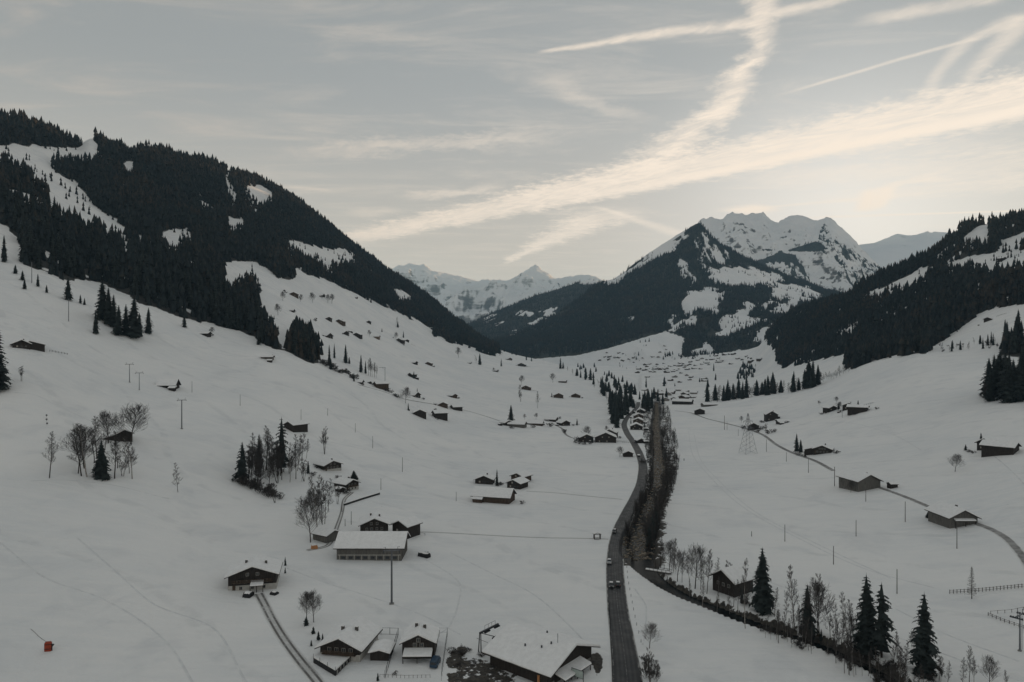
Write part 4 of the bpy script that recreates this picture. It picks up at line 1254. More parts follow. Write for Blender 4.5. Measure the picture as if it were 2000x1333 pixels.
def spruce(seed, H=20.0, R=3.3, whorls=26, per=9, bare=0.06, gap=0.0, fine=True):
    """spruce with drooping ragged branches"""
    r_ = random.Random(seed); V = []; Fc = []
    for w in range(whorls):
        t = bare + (0.99 - bare) * (w + r_.uniform(-.3, .3)) / whorls
        t = min(max(t, bare), .985)
        prof = (1 - t) ** 0.72 * (0.72 + 0.28 * min(1, (t - bare) * 9)) * (1 if fine else 1.05)
        for b in range(per if t < .85 else max(4, per - 3)):
            if r_.random() < gap: continue
            az = 2 * math.pi * (b + r_.uniform(-.35, .35)) / per + w * 0.7
            L = R * prof * r_.uniform(0.50, 1.25) * (1 + .18 * math.sin(az * 2 + seed)) + 0.15
            dr = 0.42 + 0.25 * (1 - t); wd = (0.17 * L + 0.22)
            ca, sa = math.cos(az), math.sin(az)
            def pt(u, s, dz=0.0):
                rad = L * u; z = H * t + L * (0.10 * u - dr * u * u) + dz
                return (ca * rad - sa * s, sa * rad + ca * s, z)
            n = len(V)
            V += [pt(0, 0), pt(.38, wd), pt(.38, -wd), pt(.72, wd * .9, -.06 * L), pt(.72, -wd * .9, -.06 * L), pt(1, 0), pt(.55, 0, 0.05 * L)]
            Fc += [(n, n + 2, n + 6), (n, n + 6, n + 1), (n + 2, n + 4, n + 6), (n + 1, n + 6, n + 3), (n + 4, n + 5, n + 6), (n + 6, n + 5, n + 3)]
            if fine:
                for s_ in (-1, 1):
                    for u in (.35, .6, .85):
                        n = len(V); k = wd * r_.uniform(1.3, 2.1)
                        V += [pt(u - .12, wd * .3 * s_), pt(u + .1, wd * .4 * s_), pt(u + r_.uniform(.0, .16), k * s_, -r_.uniform(.1, .3) * L * .6)]
                        Fc.append((n, n + 1, n + 2) if s_ < 0 else (n, n + 2, n + 1))
                n = len(V); V += [pt(.4, wd * .3), pt(.4, -wd * .3), pt(.55, 0, -.28 * L), pt(.75, wd * .3), pt(.75, -wd * .3), pt(.85, 0, -.24 * L)]
                Fc += [(n, n + 1, n + 2), (n + 3, n + 4, n + 5)]
    for k in range(7):          # dense inside of the crown
        z0 = H * (bare + (1 - bare) * (k - .3) / 7 * .97 + .01); z1 = H * min(.99, bare + (1 - bare) * (k + 2.2) / 7)
        tt = max(0, z0 / H); rr_ = R * (1 - tt) ** .72 * (.60 if fine and gap < .15 else (.42 if fine else .70)); n = len(V); V.append((0, 0, z1))
        for i in range(9):
            a = i * 2 * math.pi / 9 + k; q = rr_ * r_.uniform(.6, 1.15); V.append((math.cos(a) * q, math.sin(a) * q, z0 - r_.uniform(0, .04) * H))
        Fc += [(n, n + 1 + i, n + 1 + (i + 1) % 9) for i in range(9)]
    v, f = tubes([(0, 0, -.5, 0, 0, H * .5, H * .013, H * .008), (0, 0, H * .5, 0, 0, H, H * .008, .02)], 6)
    return H, mesh_np('trunk', v, f, M_BARK), mesh_np('crown', V, Fc, M_NEEDLE)


SPR = {
    'tall': [spruce(1, gap=.10), spruce(2, R=3.6, gap=.14, per=8), spruce(3, R=3.1, whorls=24, gap=.08), spruce(8, R=3.4, gap=.12, whorls=22)],
    'open': [spruce(4, R=4.2, whorls=15, per=6, gap=.22, bare=.14), spruce(5, R=4.4, whorls=20, per=8, gap=.1)],
    'broad': [spruce(6, R=5.2, whorls=22, per=10, bare=.03)],
    'small': [spruce(10 + s, R=r, whorls=16, per=8, fine=False) for s, r in enumerate((2.9, 3.4, 3.9, 3.1, 2.5))],
}
TCOUNT = {}


def tree(kind, P, h, label, group=None, name=None, wide=1.0, var=None, lean=0.0):
    pool = BARE.get(kind) or SPR[kind]
    i = TCOUNT.get(kind, 0); TCOUNT[kind] = i + 1
    H, tm, cm = pool[(i if var is None else var) % len(pool)]
    nm = name or {'round': 'bare_tree', 'birch': 'birch_tree', 'alder': 'bare_tree', 'multi': 'bare_tree', 'bush': 'bush', 'larch': 'larch_tree'}.get(kind, 'spruce_tree')
    o = thing(nm, (P[0], P[1], P[2]), random.uniform(0, 6.28), label, 'bush' if nm == 'bush' else 'tree', group)
    k = h / H
    o.scale = (k * wide, k * wide, k)
    o.rotation_euler = (lean, lean * .5, o.rotation_euler[2])
    link('trunk', tm, o); link('crown', cm, o)
    return o


def ptree(kind, x, y, hpx, label, group=None, **kw):
    P = cast(x, y)
    return tree(kind, P, hpx * P.y / F, label, group, **kw)


# ------------------------------------------------------------------ houses
HRS = random.Random(3)


def chevron(w2, m, top, t, round_=False):
    """roof section: half width, slope, ridge height of the underside, thickness"""
    if not round_:
        return [(-w2, top - w2 * m), (0, top), (w2, top - w2 * m), (w2, top - w2 * m + t), (0, top + t), (-w2, top - w2 * m + t)]
    a = w2 - 0.35
    return [(-w2, top - w2 * m), (0, top), (w2, top - w2 * m), (w2 + .08, top - w2 * m + t * .55), (a, top - a * m + t), (w2 * .5, top - w2 * .5 * m + t * 1.08), (0.35, top - .2 * m + t * .98),
            (-0.35, top - .2 * m + t * .98), (-w2 * .5, top - w2 * .5 * m + t * 1.08), (-a, top - a * m + t), (-w2 - .08, top - w2 * m + t * .55)]


def window(root, x, z, w, h, y=-0.05, glass=True):
    f = MB()
    t = 0.09
    f.box(x - w / 2, x + w / 2, y - .05, y + .06, z, z + t).box(x - w / 2, x + w / 2, y - .05, y + .06, z + h - t, z + h)
    f.box(x - w / 2, x - w / 2 + t, y - .05, y + .06, z + t, z + h - t).box(x + w / 2 - t, x + w / 2, y - .05, y + .06, z + t, z + h - t)
    f.box(x - .03, x + .03, y - .04, y + .05, z + t, z + h - t)
    o = f.build('window', M_FRAME, root)
    if glass:
        MB().box(x - w / 2 + t, x + w / 2 - t, y - .01, y + .04, z + t, z + h - t).build('pane', M_GLASS, o)
    return o


def house(px, py, w, L, yaw, h, pitch, label, cat='house', name=None, lod=1, wall=None, over=0.9, group=None, chim=1, gf=None, balcony=False, wing=None, boards=False,
          rows=None, P=None, snow=0.45, porch=None, door=True, absyaw=False):
    """gabled timber house; px,py is the foot of the middle of its front gable in the photograph"""
    if P is None: P = cast(px, py)
    wall = wall or M_WOOD
    nm = name or {'house': 'chalet', 'barn': 'barn', 'hut': 'hut'}.get(cat, 'chalet')
    yw = math.radians(yaw) - (0 if absyaw else math.atan2(P.x, P.y))      # turned relative to the line of sight
    zb = P.z
    root = thing(nm, (P.x, P.y, zb), yw, label, cat, group)
    m = math.tan(math.radians(pitch)); a = h + w / 2 * m
    dn = 1.5 + L * 0.22
    MB().prism([(-w / 2, -dn), (w / 2, -dn), (w / 2, h), (0, a), (-w / 2, h)], 0, L).build('wall', wall, root)
    fo = over * 1.15
    rf = MB().prism(chevron(w / 2 + over, m, a + .03, .2), -fo, L + over).build('roof', M_ROOFB, root)
    sn = MB().prism(chevron(w / 2 + over - .10, m, a + .24, snow, True), -fo + .08, L + over - .1, max(4, int(L / 1.6)), 0.035, HRS)
    s_ = link('roof_snow', sn.mesh('roof_snow', M_SNOW), root)
    if chim:
        for c in range(chim):
            cx_ = (HRS.uniform(.12, .28) * w) * (1 if c % 2 == 0 else -1); cy_ = L * HRS.uniform(.35, .7)
            zt = a - abs(cx_) * m
            ch = MB().box(cx_ - .38, cx_ + .38, cy_ - .38, cy_ + .38, zt - .3, zt + 1.75).build('chimney', M_STONE, root)
            MB().box(cx_ - .48, cx_ + .48, cy_ - .48, cy_ + .48, zt + 1.75, zt + 1.95).build('chimney_cap', M_SNOW, ch)
    if gf:
        MB().box(-w / 2 - .06, w / 2 + .06, -.06, L + .06, -dn, gf).build('ground_floor', M_PLAST, root)
    yf = -.06 if gf else -.0
    if rows is None: rows = [] if cat != 'house' or lod > 1 else ([(.9, max(2, int(w / 3)))] if h < 3.4 else [(.8, max(2, int(w / 2.8))), (h - .3, max(2, int(w / 4)))])
    for (z, n) in rows:
        span = w * (.72 if z < h * .7 else .42)
        for i in range(n):
            x = -span / 2 + span * (i + .5) / n
            yo = yf if (gf and z < gf) else 0
            if lod == 0: window(root, x, z, 1.05, 1.15, yo - .02)
            else: MB().box(x - .5, x + .5, yo - .06, yo + .05, z, z + 1.05).build('window', M_FRAME if i % 3 == 0 else M_GLASS, root)
    if lod == 0 and door and cat == 'house':
        dx = -w * .38
        MB().box(dx - .5, dx + .5, yf - .07, yf + .03, 0, 2.05).build('door', M_WOOD2, root)
    if balcony:
        bz = h * .58
        bal = MB().box(-w * .42, w * .42, -1.15, 0, bz - .14, bz).build('balcony', M_WOOD2, root)
        r_ = MB().box(-w * .42, w * .42, -1.15, -1.08, bz + .85, bz + .95)
        for i in range(int(w * .84 / .35)):
            x = -w * .42 + .17 + i * .35; r_.box(x - .09, x + .09, -1.14, -1.10, bz, bz + .85)
        r_.build('railing', M_WOOD2, bal)
    if boards:
        b_ = MB(); n = int(w / .55)
        for i in range(n + 1):
            x = -w / 2 + .03 + (w - .06) * i / n
            b_.box(x - .06, x + .06, -.035, 0.0, -.2, a - abs(x) * m - .06)
        n = int(L / .6)
        for s in (-1, 1):
            for i in range(n + 1):
                y = .03 + (L - .06) * i / n
                x0, x1 = (w / 2, w / 2 + .035) if s > 0 else (-w / 2 - .035, -w / 2)
                b_.box(x0, x1, y - .06, y + .06, -.2, h - .05)
        set_props(b_.build('wall_battens', wall, root), kind='stuff')
    if wing:
        # lean-to: (side, from y, length, width, eave height)
        for (sd, y0, ln, ww, hh) in wing:
            x0 = sd * w / 2; x1 = sd * (w / 2 + ww)
            xa, xb = sorted((x0 - sd * .1, x1)); zt = hh + ww * .28
            sec = [(xa, -dn), (xb, -dn), (xb, hh if sd > 0 else zt), (xa, zt if sd > 0 else hh)]
            wg = MB().prism(sec, y0, y0 + ln).build('annex', wall, root)
            e = .5
            xs0, xs1 = (xa, xb + e) if sd > 0 else (xa - e, xb)
            def zz(x): return (zt - (x - xa) * .28) if sd > 0 else (zt - (xb - x) * .28)
            MB().prism([(xs0, zz(xs0) + .02), (xs1, zz(xs1) + .02), (xs1, zz(xs1) + .2), (xs0, zz(xs0) + .2)], y0 - e, y0 + ln + e).build('annex_roof', M_ROOFB, wg)
            MB().prism([(xs0, zz(xs0) + .205), (xs1 - .06, zz(xs1) + .205), (xs1, zz(xs1) + .45), (xs1 - .4, zz(xs1) + .62), (xs0, zz(xs0) + .66)], y0 - e + .08, y0 + ln + e - .08, 5, .03, HRS).build('annex_snow', M_SNOW, wg)
    if porch:
        # lean-to in front of the gable: (x0, x1, depth, height at wall)
        x0, x1, dp, hh = porch
        for x in (x0 + .15, (x0 + x1) / 2, x1 - .15): MB().box(x - .1, x + .1, -dp + .05, -dp + .25, -1.5, hh - .75).build('porch_post', M_WOOD, root)
        pf = MB(); sl = .22
        pf.poly([(x0, -dp - .3, hh - (dp + .3) * sl - .18), (x1, -dp - .3, hh - (dp + .3) * sl - .18), (x1, -.02, hh - .18), (x0, -.02, hh - .18),
                 (x0, -dp - .3, hh - (dp + .3) * sl), (x1, -dp - .3, hh - (dp + .3) * sl), (x1, -.02, hh), (x0, -.02, hh)],
                [(3, 2, 1, 0), (4, 5, 6, 7), (0, 1, 5, 4), (1, 2, 6, 5), (2, 3, 7, 6), (3, 0, 4, 7)])
        pf.build('porch_roof', M_ROOFB, root)
        ps = MB().poly([(x0 + .06, -dp - .25, hh - (dp + .25) * sl + .005), (x1 - .06, -dp - .25, hh - (dp + .25) * sl + .005), (x1 - .06, -.02, hh + .005), (x0 + .06, -.02, hh + .005),
                        (x0 + .2, -dp - .1, hh - (dp + .25) * sl + .42), (x1 - .2, -dp - .1, hh - (dp + .25) * sl + .42), (x1 - .2, -.02, hh + .42), (x0 + .2, -.02, hh + .42)],
                       [(3, 2, 1, 0), (4, 5, 6, 7), (0, 1, 5, 4), (1, 2, 6, 5), (2, 3, 7, 6), (3, 0, 4, 7)])
        ps.build('porch_snow', M_SNOW, root)
    return root


def copy_tree(o, loc, rz, label=None, group=None, scale=None):
    c = o.copy(); C.objects.link(c); c.location = loc; c.rotation_euler = (0, 0, rz)
    if label: c['label'] = label
    if group: c['group'] = group
    if scale: c.scale = (scale,) * 3
    st = [(o, c)]
    while st:
        s, d = st.pop()
        for ch in list(s.children):
            k = ch.copy(); C.objects.link(k); k.parent = d; st.append((ch, k))
    return c


# ------------------------------------------------------------------ cars
CARC = {}


def car(P, rz, col, label, name='car'):
    root = thing(name, P, rz, label, 'car', 'cars on the main road')
    mb = MB()
    prof = [(-2.15, .32), (2.1, .32), (2.2, .55), (2.12, .80), (1.15, .95), (.45, 1.42), (-1.25, 1.45), (-2.02, 1.0), (-2.2, .75)]
    def halfw(z): return .88 if z < .96 else .88 - (z - .95) * .42
    n = len(prof)
    pts = [(-halfw(z), y, z) for (y, z) in prof] + [(halfw(z), y, z) for (y, z) in prof]
    fs = [tuple(range(n)), tuple(reversed(range(n, 2 * n)))]
    for i in range(n):
        j = (i + 1) % n; fs.append((i, i + n, j + n, j))
    mb.poly(pts, fs)
    body = mb.build('body', col, root)
    bv = body.modifiers.new('bevel', 'BEVEL'); bv.width = .06; bv.segments = 2
    def quad(nm, pts):
        MB().poly(pts + [(p[0] * .97, p[1] * .985, p[2] - .03) for p in pts], [(0, 1, 2, 3), (7, 6, 5, 4), (0, 4, 5, 1), (1, 5, 6, 2), (2, 6, 7, 3), (3, 7, 4, 0)]).build(nm, M_GLASS, root)
    quad('windscreen', [(-.76, 1.10, 1.01), (.76, 1.10, 1.01), (.64, .52, 1.40), (-.64, .52, 1.40)])
    quad('rear_window', [(.72, -1.96, 1.06), (-.72, -1.96, 1.06), (-.62, -1.36, 1.43), (.62, -1.36, 1.43)])
    for s in (-1, 1):
        quad('side_window', [(s * .885, .95, 1.0), (s * .885, -1.6, 1.02), (s * .73, -1.15, 1.38), (s * .73, .42, 1.37)])
    for sx in (-1, 1):
        for y in (-1.35, 1.35):
            wh = MB().tube((sx * .68, y, .32), (sx * .90, y, .32), .33, n=14).build('wheel', M_RUB, root)
            MB().tube((sx * .895, y, .32), (sx * .915, y, .32), .19, n=10).build('rim', M_STEEL, wh)
        MB().box(sx * .66 - .2, sx * .66 + .2, 2.10, 2.22, .60, .74).build('headlight', M_LAMP, root)
        MB().box(sx * .70 - .14, sx * .70 + .14, -2.23, -2.12, .70, .84).build('tail_light', M_RED, root)
    return root


# ------------------------------------------------------------------ lift towers, pylon, poles
def lift_tower(px, py, hpx, label, arm=2.6, yaw=0.0, sheaves=True, lad=True):
    P = cast(px, py); H = hpx * P.y / F
    root = thing('lift_tower', P, math.radians(yaw), label, 'lift tower', 'chairlift towers')
    k = H / 14
    MB().box(-.6 * k, .6 * k, -.6 * k, .6 * k, -1, .25).build('footing', M_CONC, root)
    MB().tube((0, 0, 0), (0, 0, H), .30 * max(k, .8), .20 * max(k, .8), 10).build('pole', M_STEEL, root)
    MB().box(-arm, arm, -.14, .14, H - .1, H + .22).build('crossarm', M_STEEL, root)
    for s in (-1, 1):
        sh = MB().box(s * arm - .10, s * arm + .10, -1.5, 1.5, H - .42, H - .18)
        for i in range(6): sh.tube((s * arm - .13, -1.25 + .5 * i, H - .1), (s * arm + .13, -1.25 + .5 * i, H - .1), .19, n=8)
        sh.build('sheave_train', M_STEELD, root)
        MB().tube((s * arm * .75, 0, H + .2), (s * arm * .75, 0, H + 1.25), .06, n=5).tube((s * arm * .75, 0, H + 1.2), (s * (arm + .1), 0, H + 1.2), .05, n=5).build('lifting_frame', M_STEELD, root)
    if lad:
        l_ = MB().box(-.19, -.15, -.48, -.44, .5, H).box(.15, .19, -.48, -.44, .5, H)
        for i in range(int(H / .6)): l_.box(-.15, .15, -.475, -.445, .8 + i * .6, .84 + i * .6)
        l_.build('ladder', M_STEELD, root)
    return root


def pole(px, py, hpx, label=None, cross=True, group='timber power line poles'):
    P = cast(px, py); H = hpx * P.y / F
    root = thing('power_pole', P, random.uniform(-.3, .3), label or 'slim timber pole of the power line standing in the snow', 'pole', group)
    r = max(.13, H * .016)
    MB().tube((0, 0, -.6), (0, 0, H), r * 1.15, r * .8, 7).build('post', M_POLE, root)
    if cross:
        c_ = MB().box(-.55, .55, -.06, .06, H - .55, H - .42).build('crossarm', M_POLE, root)
        for s in (-1, 0, 1): MB().tube((s * .48, 0, H - .42), (s * .48, 0, H - .2), .05, n=6).build('insulator', M_CONC, c_)
    return root


def lattice_pylon(px, py, hpx, label):
    P = cast(px, py); H = hpx * P.y / F
    root = thing('lattice_pylon', P, math.radians(12), label, 'pylon')
    wb = H * .15
    def w_(z): return wb * (1 - z / H) ** 1.15 + .35
    lv = [0, .12, .24, .36, .47, .57, .66, .74, .82, .9, 1.0]
    for sx in (-1, 1):
        for sy in (-1, 1):
            g = MB()
            for a, b in zip(lv[:-1], lv[1:]):
                g.tube((sx * w_(a * H), sy * w_(a * H), a * H), (sx * w_(b * H), sy * w_(b * H), b * H), .10, n=4)
            g.build('leg', M_STEEL, root)
    br = MB()
    for a, b in zip(lv[:-1], lv[1:]):
        wa, wb_ = w_(a * H), w_(b * H)
        for q in range(4):
            c = [(-1, -1), (1, -1), (1, 1), (-1, 1)]
            p, n = c[q], c[(q + 1) % 4]
            br.tube((p[0] * wa, p[1] * wa, a * H), (n[0] * wb_, n[1] * wb_, b * H), .05, n=3)
            br.tube((n[0] * wa, n[1] * wa, a * H), (p[0] * wb_, p[1] * wb_, b * H), .07, n=3)
    br.build('bracing', M_STEEL, root)
    for z, l in ((.62, .17), (.80, .13)):
        ca = MB().tube((-l * H, 0, z * H + .2), (l * H, 0, z * H + .2), .12, n=4)
        for s in (-1, 1):
            ca.tube((s * l * H, 0, z * H + .2), (0, w_(z * H), z * H + 1.6), .07, n=3).tube((s * l * H, 0, z * H + .2), (0, -w_(z * H), z * H + 1.6), .07, n=3)
        c_ = ca.build('crossarm', M_STEEL, root)
        for s in (-1, 1): MB().tube((s * l * H * .95, 0, z * H + .2), (s * l * H * .95, 0, z * H - 1.3), .09, n=5).build('insulator', M_STONE, c_)
    return root


# ================================================================== the things in the valley
# ---- chalets along the lower edge
house(493, 1153, 15.6, 12.5, -7, 5.2, 20, 'large dark chalet with pale garage level at the top end of the curved driveway', lod=0, gf=1.9, chim=2, rows=[(2.5, 5), (4.9, 2), (.4, 3)],
      porch=(-.6, 3.8, 2.6, 2.9), over=1.1, balcony=True)
big_barn = house(790, 1085, 14.5, 25.5, 90, 5.4, 27, 'long grey barn with a wide snow roof behind the tall steel lift tower', 'barn', lod=0, wall=M_GREY, over=1.2, chim=0, boards=True, absyaw=True)
MB().box(-7.42, -7.26, .3, 25.2, 2.15, 2.4).build('ledge', M_PLAST, big_barn)
for i in range(9):
    y_ = 1.2 + i * 2.9
    MB().box(-7.40, -7.26, y_ - .12, y_ + .12, -.5, 2.14).build('pillar', M_PLAST, big_barn)
    if i < 8: MB().box(-7.34, -7.26, y_ + .7, y_ + 2.2, .75, 1.7).build('window', M_GLASS, big_barn)
house(651, 1058, 7.5, 8.5, 42, 3.2, 20, 'small boarded shed with a flat snowy roof left of the long grey barn', 'barn', wall=M_GREY, chim=0, boards=True)
house(731, 1052, 12, 12, 0, 6.0, 23, 'dark chalet with two chimneys half hidden behind the long grey barn', lod=0, chim=2, rows=[(3.6, 4), (5.9, 2)])
house(781, 1050, 8.5, 9, -40, 5.2, 25, 'smaller dark house with an open gable just right of the chalet behind the barn', chim=0, rows=[(2.5, 2)])
house(664, 1291, 11.2, 13, -24, 3.5, 24, 'chalet with dark gable and pale lower walls above the walled terrace', lod=0, gf=1.9, chim=2, rows=[(2.3, 4), (.3, 3)], over=1.1, balcony=True)
house(741, 1291, 5.0, 5.6, -14, 2.0, 15, 'little open garage with a snow covered roof between the two lower chalets', 'garage', 'garage', chim=0, over=.55, rows=[])
house(817, 1287, 8.6, 8, -7, 4.3, 25, 'small dark chalet with a snowy porch roof across its whole front', lod=0, chim=2, rows=[(3.1, 2), (4.4, 1)], porch=(-3.9, 3.9, 2.8, 2.55), over=.7, door=False)
# ---- lift station
_st = Vector((15.1, 174.8, 0.0))
_st.z = gz(_st.x, _st.y)
station = house(0, 0, 19.4, 19.0, 50.9, 3.7, 20, 'big lift station with one broad snow roof beside the main road', 'station', 'lift_station', lod=0, wall=M_WOOD, over=1.6, chim=0, rows=[], P=_st, snow=.5, absyaw=True,
                porch=(-7.5, 4.5, 3.2, 2.5))
MB().box(-9.2, 9.2, -.10, 0.02, -1.5, .8).build('plinth', M_CONC, station)
for z_ in (-6.2, -2.2, 1.8, 5.8):
    MB().box(z_ - 1.3, z_ + 1.3, -.16, -.09, 0.1, 2.1).build('gate', M_WOOD, station)
for (x_, y_) in ((-4.5, 6.0), (-2.5, 4.4), (-5.6, 10.5), (2.0, 9.0)):
    zt = 3.7 + 9.7 * math.tan(math.radians(20)) - abs(x_) * math.tan(math.radians(20))
    MB().tube((x_, y_, zt), (x_, y_, zt + 1.3), .22, n=8).build('vent_pipe', M_STEELD, station)
MB().tube((-1.6, 3.0, 6.5), (-1.6, 3.0, 9.8), .07, n=6).build('flagpole', M_STEELD, station)
# ---- middle ground left
house(650, 920, 11.5, 11, 30, 3.6, 21, 'chalet under a wide snow roof on the bank below the bare tree cluster', lod=0, chim=1, gf=1.2, rows=[(1.5, 4), (3.6, 2)])
house(688, 958, 9.0, 10, 40, 3.8, 22, 'chalet with a pale window front beside the round snowy bush', lod=0, chim=1, gf=2.0, rows=[(.5, 3), (2.5, 3)], balcony=True)
house(564, 840, 9.0, 13, -48, 3.4, 24, 'dark hay barn half hidden behind the tallest spruce of the thicket', 'barn', chim=0)
house(243, 863, 7.8, 9, 8, 4.2, 27, 'black timber barn standing among the bare trees on the left meadow', 'barn', chim=0, wing=[(-1, .5, 7.5, 6.0, 2.2)])
house(346, 760, 10.0, 12, 72, 3.0, 38, 'steep roofed hut with its long snow roof nearly down to the ground', 'hut', chim=0, wing=[(-1, -1, 4, 3.5, 1.0)])
house(42, 681, 9.5, 11, 4, 3.0, 26, 'farmhouse with a grey side barn on the far left meadow', 'house', chim=1, wing=[(1, 1.0, 9, 8.0, 2.4)])
house(409, 659, 5.5, 9, 55, 3.6, 28, 'lonely dark hut just below the forest edge', 'hut', chim=0)
house(533, 704, 5.4, 10, 72, 3.0, 22, 'lonely grey hay hut in front of the spruce wedge', 'hut', wall=M_GREY, chim=0)
# ---- farm in the middle of the floor
house(1000, 981, 11.5, 21, 74, 3.6, 31, 'farm building with a long snow roof and a brown end wall in the middle meadow', 'barn', lod=0, wall=M_WOOD2, chim=0, boards=True, wing=[(-1, 15, 5, 2.2, 2.2)])
house(945, 946, 11, 9, -10, 2.8, 22, 'low dark farmhouse directly behind the long roofed farm building', chim=1)
house(1003, 955, 9, 10, -30, 3.4, 22, 'dark house at the right rear corner of the long roofed farm building', chim=0)
house(1010, 942, 9, 10, -32, 3.6, 22, 'brown house with a tilted snow roof at the back of the farm group', wall=M_WOOD2, chim=0)
# ---- bus shelter, hut at the road, hut at the stream
house(1227, 893, 7.5, 6.5, 6, 2.8, 24, 'small dark roadside hut left of the curving main road', 'hut', chim=0)
house(1413, 1160, 9.0, 10, -38, 5.2, 32, 'steep gabled dark hut among the trees above the stream', 'hut', lod=0, wall=M_WOOD, chim=0, rows=[(2.6, 3)], over=1.2)
# ---- right meadow
house(1698, 957, 13.0, 17, 36, 4.8, 26, 'large weathered barn with a planked gable beside the farm lane', 'barn', lod=0, wall=M_GREY, chim=1, boards=True, over=1.2)
house(1882, 1028, 11.5, 15, 33, 3.6, 27, 'weathered barn with a snow ledge on its gable near the right edge', 'barn', lod=0, wall=M_GREY, chim=1, boards=True, porch=(-4.2, 4.4, 1.4, 2.9), over=1.1)
house(1606, 887, 12, 11, -6, 3.4, 22, 'dark chalet with low gable right of the pair of spruces', lod=0, chim=1, wing=[(-1, 2, 8, 6, 2.0)])
house(1924, 880, 10, 14, -38, 4.0, 28, 'dark farmhouse with a spruce behind its roof on the right meadow', chim=0)
house(1948, 878, 9, 10, -30, 2.8, 24, 'lower dark house joined to the farm row on the right meadow', chim=0)
house(1985, 884, 10, 15, 75, 3.0, 22, 'long low shed at the end of the farm row by the right edge', 'barn', chim=0)
house(1367, 810, 12.5, 11, 5, 5.0, 22, 'square dark barn alone beside the first bend of the farm lane', 'barn', chim=0)
house(1508, 822, 12, 12, 12, 6.5, 30, 'tall dark gabled house behind the lattice pylon', chim=1)
house(1518, 829, 8, 13, -70, 3.0, 22, 'low dark shed in front of the tall gabled house', 'barn', chim=0)
house(1472, 840, 10, 10, 4, 4.0, 28, 'dark hut with a hedge at the foot of the lattice pylon', 'hut', chim=0)
house(1627, 803, 9, 9, 40, 2.8, 24, 'left house of the low row on the right meadow', chim=0)
house(1658, 800, 11, 10, 0, 3.6, 22, 'middle house of the low row on the right meadow', chim=1)
house(1695, 802, 8, 16, 82, 2.8, 22, 'long right house of the low row on the right meadow', 'barn', chim=0)
house(1929, 628, 9, 9, -25, 3.0, 22, 'hut on the crest in front of the right hill forest', 'hut', chim=0)
house(1962, 508, 11, 9, 60, 2.8, 20, 'dark hut alone in the clearing high on the right hill', 'hut', chim=0)
